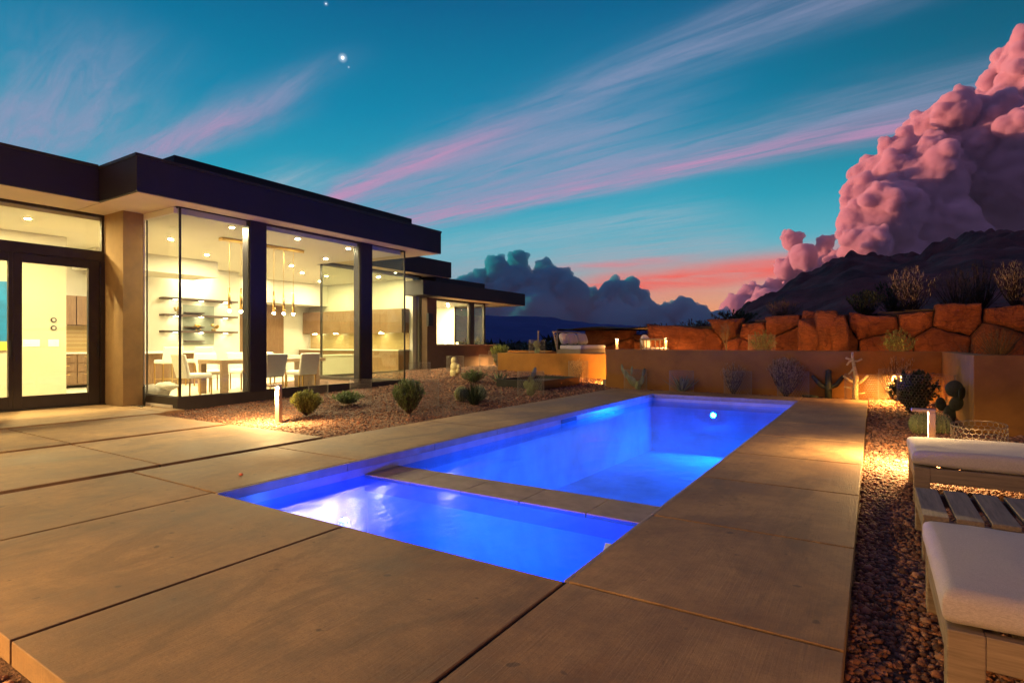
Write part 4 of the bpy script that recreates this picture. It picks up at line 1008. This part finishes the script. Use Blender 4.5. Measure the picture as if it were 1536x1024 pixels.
o = thing('lounge_chair', 'round cream lounge chair with slatted barrel back on the upper terrace', 'lounge chair', (-6.45,19.5,.78))
mb = MB(); cx, cy = -6.4, 19.35
for k in range(15):
    a = R(100+k*17); 
    mb.tube([(cx+.5*math.cos(a),cy+.5*math.sin(a),.80),(cx+.52*math.cos(a),cy+.52*math.sin(a),1.34)], .018, 6)
mb.tube([(cx+.52*math.cos(R(100+k*8.5)),cy+.52*math.sin(R(100+k*8.5)),1.34) for k in range(29)], .03, 8)
mb.build('barrel_back', 'teak', o)
MB().cyl(cx,cy,.84,1.06,.46,28,.44).build('seat_cushion', 'cushion', o, bevel=.03)
MB().ball((cx-.34,cy-.05,1.26),(.13,.36,.26),20,12,Matrix.Rotation(R(-14),3,'Y')).build('back_cushion', 'chairfab', o, smooth=True)
MB().cyl(cx,cy,.78,.84,.40,28).build('base', 'teak', o)
for (x,y,l) in ((-10.1,17.6,'pale slim post on the upper terrace left of the sofa, nearer the caged cactus'),(-9.55,18.0,'slim post on the upper terrace just left of the sofa back')):
    mb = MB(); mb.tube([(x,y,.78),(x,y,1.62)], .03, 8); mb.ball((x,y,1.63),.035,10,6); tag(mb.build('marker_post', 'teak', smooth=True), l, 'post', 'slim terrace posts')

# ---------------------------------------------------------------- plants
def blade(mb, p, d, L, w, droop, c, seg=3):
    d = d.normalized(); sd = d.cross(Vector((0,0,1)))
    if sd.length < .05: sd = Vector((1,0,0))
    sd.normalize(); vs = []; q = Vector(p)
    for i in range(seg+1):
        f = i/seg; ww = w*(1-f**1.6)*.5+w*.03
        vs += [q-sd*ww, q+sd*ww]
        d = (d+Vector((0,0,-droop/seg))).normalized(); q = q+d*(L/seg)
    mb.add(vs, [(2*i,2*i+1,2*i+3,2*i+2) for i in range(seg)], c)
def shrub(name, label, cat, loc, w, h, n, leaf, mat, twigmat='bark', seed=1, group=None, lean=.9, lw=.3, per=16, tuft=0.):
    rr = random.Random(seed); o = thing(name, label, cat, loc, 0, group); L = Vector(loc); fo = MB(); tw = MB()
    for _ in range(n):
        a = rr.uniform(0,2*PI); r = rr.random()**.6
        tip = Vector((math.cos(a)*r*w, math.sin(a)*r*w, h*(.30+.70*math.sqrt(max(0,1-(r*lean)**2)))*rr.uniform(.72,1.08)))
        mid = tip*.5+Vector((rr.gauss(0,.05)*w, rr.gauss(0,.05)*w, -.06*h)); b = Vector((math.cos(a)*.04*w, math.sin(a)*.04*w, 0))
        tw.tube([L+b, L+mid, L+tip], [.006*(.5+h), .004*(.5+h), .0015], 4, False)
        base = rr.uniform(.0,.6)
        for k in range(per):
            f = 1-(rr.random()**1.7)*.72; p = b.lerp(mid, f*2) if f < .5 else mid.lerp(tip, f*2-1)
            d = (tip-mid).normalized()*tuft+Vector((rr.gauss(0,1),rr.gauss(0,1),rr.gauss(.25,.8)))*.6
            blade(fo, L+p+Vector((rr.gauss(0,.012),rr.gauss(0,.012),rr.gauss(0,.012))), d, leaf*rr.uniform(.6,1.3), leaf*lw, .1, min(1, base+rr.uniform(0,.45)), 2)
    tw.build('stem', twigmat, o); fo.build('foliage', mat, o); return o
def grassy(name, label, cat, loc, w, h, n, bw, mat, seed=1, group=None, droop=.35):
    rr = random.Random(seed); o = thing(name, label, cat, loc, 0, group); L = Vector(loc); fo = MB()
    for _ in range(n):
        a = rr.uniform(0,2*PI); r = rr.random()**.7
        d = Vector((math.cos(a)*r*w, math.sin(a)*r*w, h*(1-.35*r*r)))
        blade(fo, L+Vector((rr.gauss(0,.03),rr.gauss(0,.03),0)), d, d.length*rr.uniform(.7,1.15), bw*rr.uniform(.7,1.3), droop*rr.uniform(.2,1.4), rr.random(), 4)
    fo.build('leaves', mat, o); return o
def agave(label, loc, w, h, n, seed, mat='leafb'):
    rr = random.Random(seed); o = thing('agave', label, 'agave', loc, 0, 'agaves in the gravel'); L = Vector(loc)
    for k in range(n):
        a = k*2.4; t = k/n; el = R(78-62*t); mb = MB()
        d = Vector((math.cos(a)*math.cos(el), math.sin(a)*math.cos(el), math.sin(el))); ln = h*(.75+.35*t)*rr.uniform(.9,1.1)
        sd = Vector((-math.sin(a), math.cos(a), 0)); nn = d.cross(sd); vs = []
        for i in range(7):
            f = i/6; ww = w*(.62+.9*f-1.52*f*f+.0)*1.0 if i < 6 else .002
            q = L+d*(ln*f)+Vector((0,0,.12*h*t*f*f*1.5)); vs += [q-sd*ww, q-nn*.012*(1-f), q+sd*ww, q+nn*.02*(1-f)]
        fs = []
        for i in range(6):
            for e in range(4): fs.append((4*i+e, 4*i+(e+1)%4, 4*i+4+(e+1)%4, 4*i+4+e))
        mb.add(vs, fs, .3+.6*rr.random()); mb.build('leaf', mat, o, smooth=True)
    return o
def pads(name, label, loc, plist, mat, group=None):
    o = thing(name, label, 'cactus', loc, 0, group); L = Vector(loc)
    for (dx,dy,dz,rw,rh,tilt,turn) in plist:
        Mx = Matrix.Rotation(R(turn),3,'Z')@Matrix.Rotation(R(tilt),3,'Y')
        MB().ball(L+Vector((dx,dy,dz)), (rw,rw*.28,rh), 22, 14, Mx, fn=lambda p,t: 1-.16*max(0,-math.cos(t))).build('pad', mat, o, smooth=True)
    return o
def arm(mb, pts, r, rib=10):
    mb.tube(pts, r, rib)
# bed beside the house
shrub('shrub', 'small round yellow green shrub behind the near path light', 'shrub', (-8.2,6.3,-.03), .27, .40, 150, .05, 'leafy', seed=2, per=22, tuft=.8)
shrub('shrub', 'low spreading dark green shrub under the middle window', 'shrub', (-8.65,7.62,.02), .34, .22, 110, .055, 'leafg', seed=3, per=20, tuft=.5)
shrub('shrub', 'largest bushy grey green shrub in the gravel beside the walkway', 'shrub', (-6.95,7.5,-.05), .30, .60, 190, .055, 'leafg', seed=4, per=22, tuft=.9)
grassy('desert_spoon', 'dark spiky tuft of narrow leaves in the gravel beside the pale barrel cacti', 'succulent', (-6.8,9.25,-.04), .55, .52, 190, .014, 'leafd', seed=5, droop=.2)
def barrel(label, loc, r):
    o = thing('barrel_cactus', label, 'cactus', loc, 0, 'barrel cacti'); L = Vector(loc)
    MB().ball(L+Vector((0,0,r*.9)), (r,r,r*1.02), 64, 16, fn=lambda p,t: 1+.07*math.cos(p*16)*math.sin(t)).build('body', 'cactus', o, smooth=True)
    mb = MB(); rr = random.Random(3)
    for k in range(16):
        for j in range(9):
            t = R(14+j*15); p = k*2*PI/16; d = Vector((math.sin(t)*math.cos(p), math.sin(t)*math.sin(p), math.cos(t)))
            for e in range(3):
                dd = (d+Vector((rr.gauss(0,.5),rr.gauss(0,.5),rr.gauss(0,.5)))).normalized(); q = L+Vector((0,0,r*.9))+d*r*1.06
                blade(mb, q, dd, r*.30, .006, 0, .8, 1)
    mb.build('spines', 'leafs', o)
barrel('round pale spined barrel cactus left of the dark spiky tuft', (-7.35,9.55,0), .15); barrel('second pale barrel cactus half hidden by the dark spiky tuft', (-7.05,9.75,0), .155)
o = thing('teddy_cactus', 'short pale fuzzy columnar cactus near the far house wall', 'cactus', (-11.0,13.9,.16)); L = Vector((-11.0,13.9,.14))
mb = MB()
for (a,b,c,r) in ((0,0,.14,.13),(0.02,0,.34,.13),(.0,0,.52,.10),(.17,0,.22,.08),(.19,0,.34,.07)): mb.ball(L+Vector((a,b,c)), (r,r,r*1.15), 18, 12, fn=lambda p,t: 1+.06*math.cos(p*9))
mb.build('stem', 'cactusp', o, smooth=True)
shrub('shrub', 'grey green low shrub right of the fuzzy pale cactus', 'shrub', (-9.5,12.9,.1), .40, .34, 110, .06, 'leafg', seed=6, per=16)
agave('small pale agave left of the dark planter box', (-8.9,13.3,.08), .045, .42, 18, 2)
shrub('shrub', 'upright yellow green caged bush under the bedroom window', 'shrub', (-11.8,17.6,.25), .36, .85, 120, .085, 'leafy', seed=7, per=16, tuft=1.6, lean=.5)
pads('prickly_pear', 'caged prickly pear with one tall pale pad in front of the dark planter', (-6.75,11.4,-.02),
     [(0,0,.10,.10,.14,0,20),(-.10,.02,.24,.10,.12,-35,10),(.11,0,.22,.09,.11,30,30),(.02,0,.28,.09,.12,8,0),(.05,.02,.48,.055,.20,18,35),(-.03,.0,.36,.06,.09,-10,80)], 'cactus')
pads('prickly_pear', 'caged prickly pear with slanting ribbed arms at the left of the garden wall', (-5.25,14.42,-.03),
     [(0,0,.10,.09,.14,0,0),(-.14,0,.22,.10,.20,-42,5),(-.32,0,.40,.07,.17,-38,0),(-.44,.02,.56,.04,.12,-8,0),(-.17,0,.50,.035,.13,5,0),(.12,0,.26,.05,.15,10,10),(.16,0,.46,.06,.13,16,60),(.05,0,.15,.06,.14,10,40)], 'cactus')
agave('upright caged agave against the middle of the garden wall', (-4.1,14.45,-.04), .05, .56, 20, 4)
shrub('dry_shrub', 'sparse dry caged shrub left of the bigger straw bush at the garden wall', 'dry shrub', (-2.85,14.45,-.04), .34, .72, 70, .06, 'leafs', 'twig', 8, 'dry straw bushes', .7, per=10, tuft=1.4, lw=.14)
shrub('dry_shrub', 'dense straw coloured caged bush at the garden wall right of the pool lamp', 'dry shrub', (-1.70,14.42,-.04), .40, .86, 190, .06, 'leafs', 'twig', 9, 'dry straw bushes', .7, per=18, tuft=1.2, lw=.2)
shrub('dry_shrub', 'wispy dry shrub rising behind the dark cactus clump', 'dry shrub', (.42,14.5,-.04), .48, .92, 90, .07, 'leafs', 'twig', 10, 'dry straw bushes', .8, per=9, tuft=1.6, lw=.13)
# pale cholla lit by the corner lamp
o = thing('cholla_cactus', 'pale bare cholla cactus with stubby branches lit from below', 'cactus', (-.33,14.36,-.05)); L = Vector((-.33,14.36,-.06))
def br(pts, r): 
    m_ = MB(); m_.tube([L+Vector(p) for p in pts], r, 9); m_.ball(L+Vector(pts[-1]), r[-1]*1.05, 9, 6); m_.build('branch', 'cactusp', o, smooth=True)
MB().tube([L+Vector(p) for p in ((0,0,-.05),(.0,0,.25),(.02,0,.5),(-.02,0,.75),(-.05,0,.95))], [.065,.058,.05,.036,.03], 10).build('trunk', 'cactusp', o, smooth=True)
br([(.01,0,.36),(.11,-.02,.44),(.22,0,.56)], [.03,.03,.026]); br([(.0,0,.40),(-.12,0,.46),(-.21,.0,.54)], [.03,.028,.022]); br([(.0,0,.45),(-.1,.03,.53),(-.03,.06,.56)], [.022,.02,.018])
br([(0,0,.28),(-.1,0,.29),(-.20,0,.31)], [.022,.02,.018]); br([(.02,0,.18),(.12,0,.18),(.17,-.02,.20)], [.02,.018,.014]); br([(-.03,0,.72),(-.08,0,.64),(-.12,0,.60)], [.022,.02,.016])
br([(-.05,0,.9),(-.11,0,.86),(-.15,.0,.80)], [.024,.022,.02]); br([(-.05,0,.88),(.04,0,.88),(.11,0,.92)], [.02,.018,.022]); br([(-.05,0,.93),(-.12,0,.92),(-.16,0,.94)], [.018,.02,.026]); br([(-.05,0,.94),(-.05,0,1.0),(-.05,0,1.05)], [.026,.026,.024])
o = thing('cholla_cactus', 'dark candelabra cactus in shade left of the pale cholla', 'cactus', (-.9,14.55,-.05)); L2 = Vector((-.85,14.55,-.06))
mb = MB()
for pts, r in ((((0,0,0),(0,0,.3),(.0,0,.62)), .075), (((0,0,.24),(-.16,0,.32),(-.30,0,.5)), .05), (((0,0,.26),(.16,0,.34),(.28,0,.52)), .05), (((-.2,0,.03),(-.35,0,.06),(-.5,0,.06)), .035)):
    mb.tube([L2+Vector(p) for p in pts], [r,r,r*.8], 10); mb.ball(L2+Vector(pts[-1]), r*.85, 10, 6)
mb.build('stem', 'cactusd', o, smooth=True)
# dark clump at the right
shrub('dark_shrub', 'big dark tangled caged shrub at the corner of the garden wall', 'shrub', (.62,12.2,-.06), .38, .74, 120, .10, 'leafd', 'twig', 12, None, .8, per=14, lw=.55)
pads('prickly_pear', 'near black prickly pear pads right of the dark tangled shrub', (.98,10.9,-.06),
     [(0,0,.14,.10,.18,0,30),(.08,0,.34,.10,.13,20,20),(-.10,0,.32,.09,.12,-25,40),(.06,0,.56,.12,.14,8,10),(.15,0,.50,.09,.12,30,60)], 'cactusd')
barrel('yellowish round barrel cactus behind the lit path light', (.58,9.9,-.08), .15)
barrel('yellowish barrel cactus just right of the lit path light', (.80,10.05,-.08), .14)
# plants on the terrace in front of the boulders
shrub('shrub', 'dusty green caged bush before the left boulders above the garden wall', 'shrub', (-2.85,18.6,.78), .42, .80, 120, .06, 'leafg', seed=21, per=16)
shrub('shrub', 'round dark green bush before the middle boulders above the garden wall', 'shrub', (.55,18.4,.78), .42, .78, 130, .06, 'leafg', seed=22, per=16)
shrub('shrub', 'bright yellow green caged bush at the right edge on the terrace', 'shrub', (3.45,16.1,.78), .62, 1.1, 170, .06, 'leafy', seed=23, per=16)
shrub('bare_shrub', 'bare reddish twiggy shrub left of the bright caged bush', 'shrub', (2.5,17.6,.78), .62, .9, 90, .05, 'twig', 'twig', 24, 'bare twiggy shrubs', .9, per=8, tuft=1.4, lw=.12)
shrub('bare_shrub', 'low bare sprawling twigs at the wall corner on the terrace', 'shrub', (1.75,15.8,.78), .5, .42, 60, .05, 'twig', 'twig', 25, 'bare twiggy shrubs', .9, per=8, tuft=1.2, lw=.12)
def bare_tree(label, loc, h, seed, spread=.5):
    rr = random.Random(seed); o = thing('bare_tree', label, 'tree', loc, 0, 'bare desert trees'); tr = MB(); cr = MB()
    def grow(p, d, L, r, lev, mb):
        q = p+d*L; mid = p+d*(L*.5)+Vector((rr.gauss(0,.03),rr.gauss(0,.03),0))*L
        mb.tube([p, mid, q], [r, r*.8, r*.6], 5 if lev < 2 else 3, False, .5)
        if lev >= 5: return
        for _ in range(3 if lev else 4):
            dd = (d+Vector((rr.gauss(0,spread),rr.gauss(0,spread),rr.uniform(.05,.5)))).normalized()
            grow(p+d*(L*rr.uniform(.55,1.)), dd, L*rr.uniform(.55,.8), r*.55, lev+1, cr)
    grow(Vector(loc), Vector((.05,0,1)), h*.32, .035, 0, tr)
    tr.build('trunk', 'bark', o); cr.build('crown', 'twig', o); return o
bare_tree('bare spreading little tree on the terrace in front of the left boulders', (-3.9,18.6,.78), 1.35, 3)
# shrubs along the crest of the slope
crest = [(1.0,21.5,2.0,'leafs',.75,1.5,'tall pale straw bush on the crest, highest of the left group'),(-.2,21.2,2.0,'leafd',.55,.8,'low dark bush on the crest above the standing slab'),(2.2,22.2,2.1,'twig',.9,1.3,'brownish twiggy bush on the crest between the two pale bushes'),
         (3.4,21.2,2.15,'leafs',.6,1.3,'pale upright bush on the crest near the right edge'),(2.9,23.4,2.2,'twig',.9,1.6,'tall thin twiggy bush behind the crest at the right'),(.6,23.8,2.1,'leafd',.8,1.2,'dark bush behind the tall pale straw bush'),
         (-2.6,21.3,1.95,'twig',.7,.7,'low twiggy bush on the crest behind the bare little tree'),(-4.2,21.8,1.8,'leafd',.9,.55,'dark low bush on the crest at the left end of the tall boulders'),(4.6,22.5,2.2,'leafd',1.0,1.1,'dark bush on the crest at the right edge'),
         (-7.5,29,1.45,'leafd',1.1,.9,'dark bush behind the far boulders, right one'),(-9.6,30,1.4,'leafd',1.3,.8,'dark bush behind the far boulders, middle one'),(-12.,31,1.3,'leafd',1.5,.7,'dark bush behind the far boulders, left one')]
for i,(x,y,z,mt,w,h,l) in enumerate(crest):
    shrub('desert_bush', l, 'bush', (x,y,z), w, h, 90, .11, mt, 'twig', 60+i, 'bushes on the dark crest', .7, per=10, tuft=1.3, lw=.13 if mt != 'leafd' else .4)

# wire cages round the young plants
def cage(rad, h, name='wire_cage', label='wire cage', group='chicken wire plant cages', wire=.0020, s=.030):
    o = MB(); w = math.sqrt(3)*s; n = max(8, int(2*PI*rad/w)); rad = n*w/(2*PI); rows = int(h/(1.5*s))
    def pt(x, z): return Vector((rad*math.cos(x/rad), rad*math.sin(x/rad), z))
    def seg(a, b):
        d = b-a; u = d.orthogonal().normalized()*wire; v = d.cross(u).normalized()*wire
        k = [u, u*-.5+v*.87, u*-.5-v*.87]
        o.add([a+q for q in k]+[b+q for q in k], [(0,1,4,3),(1,2,5,4),(2,0,3,5)])
    for j in range(rows):
        for i in range(n):
            cx = (i+.5*(j%2))*w; cz = s+j*1.5*s
            v = [pt(cx+s*math.cos(R(30+60*k)), cz+s*math.sin(R(30+60*k))) for k in range(6)]
            seg(v[0], v[1]); seg(v[5], v[0]); seg(v[1], v[2])
    for z in (s*.5, s*1.5*rows+s*.6):
        for i in range(n): seg(pt(i*w, z), pt((i+1)*w, z))
    ob = o.build(name, 'wire'); return tag(ob, label, 'wire cage', group)
cg = cage(.30, .55)
cgl = cage(.41, .74, wire=.0015)
first = True; firstl = True
for (x,y,z,sc,l) in ((-6.75,11.4,-.04,1.05,'wire cage around the prickly pear in front of the dark planter'),(-5.30,14.38,-.05,1.0,'wire cage around the slanting prickly pear at the garden wall'),(-4.1,14.42,-.05,1.0,'wire cage around the upright agave at the garden wall'),
    (-2.75,14.42,-.05,1.05,'wire cage around the sparse dry shrub at the garden wall'),(-1.55,14.40,-.05,1.1,'wire cage around the dense straw bush at the garden wall'),(-.22,14.44,-.05,1.05,'wire cage behind the pale cholla'),
    (.48,14.3,-.05,1.3,'wire cage around the wispy dry shrub at the wall corner'),(.75,11.9,-.06,1.35,'wire cage around the big dark tangled shrub'),(-10.15,8.1,.0,.7,'wire cage against the plinth behind the small round shrub'),(-9.1,8.35,.02,.75,'wire cage around the low spreading shrub'),
    (-7.3,8.3,-.03,.95,'wire cage behind the largest grey green shrub'),(-10.5,11.75,.12,1.0,'wire cage by the end of the glass corner'),(-12.3,15.6,.2,1.0,'wire cage under the wall sconce'),(-11.3,16.2,.2,1.1,'wire cage left of the upright caged bush'),
    (-11.8,17.6,.22,1.3,'wire cage around the upright bush under the bedroom window'),(-11.0,18.4,.22,1.1,'wire cage right of the upright caged bush by the house corner'),(-7.9,16.3,.05,1.05,'wire cage around the straw shrub behind the planter'),
    (-2.85,18.5,.78,1.25,'wire cage around the dusty green bush before the boulders'),(3.45,16.1,.78,2.0,'large wire cage around the bright bush at the right edge'),(-9.9,16.95+.2,.78,.95,'wire cage around the small cactus on the upper terrace')):
    if sc > 1.24:
        place(cgl, firstl, (x,y,z), random.uniform(0,6), l, sc/1.35); firstl = False
    else:
        place(cg, first, (x,y,z), random.uniform(0,6), l, sc); first = False
ec = cage(.27, .34, wire=.0028, s=.034, label='empty low coil of chicken wire on the gravel behind the long ottoman'); ec.location = (1.06,8.6,-.08); ec.rotation_euler = (R(4),R(-3),0)
shrub('dry_shrub', 'straw shrub behind the dark planter against the lower wall', 'dry shrub', (-7.9,16.3,.05), .30, .62, 70, .06, 'leafs', 'twig', 31, 'dry straw bushes', .7, per=12, tuft=1.4, lw=.16)
pads('prickly_pear', 'small caged cactus with a round head on the upper terrace', (-9.9,17.15,.78), [(0,0,.14,.09,.16,0,30),(.0,0,.38,.13,.15,0,40),(.06,0,.16,.06,.12,20,0)], 'cactus')
o = thing('marker_stake', 'thin dark stake in the gravel beyond the house corner', 'stake', (-11.3,18.9,.2))
MB().tube([(-11.3,18.9,.1),(-11.3,18.9,.66)], .02, 8).build('stake', 'black', o)

# ---------------------------------------------------------------- far land
def slope_mesh():
    mb = MB(); nx, ny = 90, 40
    for j in range(ny+1):
        y = 20.1+(j/ny)**2*110
        for i in range(nx+1):
            x = -5.2+(i/nx)*(70+j*4)+ (-j*.9 if j else 0)
            z = zr(min(x, 9))-.06+(y-20.1)*.022*(1+max(0,x)*.012)+.16*noise.noise(Vector((x*.5,y*.4,0)))*min(1,(y-20)/4)
            mb.v.append((x,y,z))
    for j in range(ny):
        for i in range(nx): a = j*(nx+1)+i; mb.f.append((a,a+1,a+nx+2,a+nx+1))
    return tag(mb.build('hillside', 'slope', smooth=True), kind='structure')
slope_mesh()
def ridge(name, mat, prof, d0, dc, d1, na, nd, amp, fr, seed):
    azs = [p[0] for p in prof]; mb = MB()
    def pr(a):
        for (a0,e0),(a1,e1) in zip(prof, prof[1:]):
            if a0 <= a <= a1: f = (a-a0)/(a1-a0); return e0+(e1-e0)*f
        return prof[-1][1]
    for j in range(nd+1):
        d = d0+(d1-d0)*j/nd
        for i in range(na+1):
            a = azs[0]+(azs[-1]-azs[0])*i/na; h = math.tan(R(pr(a)))*dc
            t = (d-d0)/(dc-d0) if d < dc else max(0,1-(d-dc)/(d1-dc)); t = max(0,t)**.85
            b = R(a)-YAW; x, y = d*math.sin(b), d*math.cos(b); p = Vector((x*fr, y*fr, seed))
            w = (1-abs(noise.noise(p)))*.6+(1-abs(noise.noise(p*2.3)))*.3+.22*noise.noise(p*5)
            z = EYE+h*t+amp*(w-.62)*(.25+min(1,t)*.75)*(1 if t > 0 else 0)
            mb.v.append((x,y,z if t > 0 else -.5))
    for j in range(nd):
        for i in range(na): q = j*(na+1)+i; mb.f.append((q,q+1,q+na+2,q+na+1))
    return tag(mb.build(name, mat, smooth=True), kind='structure')
deg = lambda px: math.degrees(math.atan((px-768)/850))
elv = lambda px, py: math.degrees(math.atan((515-py)/850*math.cos(math.atan((px-768)/850))))
mt = [(1020,512),(1090,494),(1118,474),(1150,455),(1200,428),(1240,408),(1265,399),(1300,396),(1350,394),(1392,389),(1420,376),(1460,364),(1500,361),(1540,358),(1640,345),(1800,330),(2200,340),(3200,420)]
ridge('mountain', 'hill', [(deg(a), elv(a,b)) for a,b in mt], 160, 700, 1300, 420, 120, 42, .015, 3.)
fh = [(-150,2.0),(-120,2.5),(-90,3.8),(-62,4.6),(-45,4.8),(-34,4.7),(-26,4.4),(-18,3.9),(-10,3.3)]+[(deg(a), elv(a,b)) for a,b in ((660,468),(720,474),(760,475),(800,478),(850,484),(900,488),(950,491),(1010,494),(1080,498),(1200,500),(1500,500))]  # unseen stretch left of the view raised to block the low sun
ridge('distant_hills', 'hill_hazed', fh, 3500, 6500, 9500, 300, 40, 130, .0011, 9.)
# dark desert scrub filling the valley floor: a far mass
rr = random.Random(77); mb = MB()
for q in range(520):
    a = R(rr.uniform(-22,24)); d = 38+rr.random()**1.5*260
    if a > R(13) and d < 60: d += 40
    b = a-YAW; x, y = d*math.sin(b), d*math.cos(b); h = rr.uniform(.8,1.9)*(1+.0022*d)*(1.25 if a > R(4) else 1.); w = h*rr.uniform(.9,1.8)
    for k in range(46):
        e = rr.uniform(0,2*PI); r_ = rr.random()**.5; p = Vector((x+math.cos(e)*w*r_*.6, y+math.sin(e)*w*r_*.6, -.3+h*rr.random()**.6*(1.05-.45*r_)))
        blade(mb, p, Vector((rr.gauss(0,1),rr.gauss(0,1),rr.gauss(.5,1))), h*.30, h*.16, .2, rr.random(), 1)
tag(mb.build('valley_scrub', 'leafd'), 'dark scrub on the valley floor beyond the terrace', None, None, 'stuff')

# evening haze over the plain: one even volume round everything but sky and clouds
def haze():
    m, t, out = newmat('evening haze')
    v = t.new('ShaderNodeVolumePrincipled'); v.inputs['Color'].default_value = (.55,.68,.95,1); v.inputs['Density'].default_value = HAZE
    t.l.new(v.outputs[0], out.inputs['Volume']); M['haze'] = m
    mb = MB(); mb.box(-9700,-9700,-1.6,9700,9700,720); o = mb.build('haze', 'haze'); tag(o, kind='stuff')
HAZE = 3.5e-5
if HAZE: haze()

# ---------------------------------------------------------------- render settings
S.view_settings.view_transform = 'Standard'; S.view_settings.look = 'None'; S.view_settings.exposure = 0; S.view_settings.gamma = 1
S.render.engine = 'CYCLES'
c = S.cycles
c.use_denoising = True; c.volume_bounces = 9; c.max_bounces = 12; c.diffuse_bounces = 4; c.glossy_bounces = 5; c.transmission_bounces = 6; c.transparent_max_bounces = 40
c.sample_clamp_indirect = 6; c.caustics_reflective = False; c.caustics_refractive = False; c.use_light_tree = True
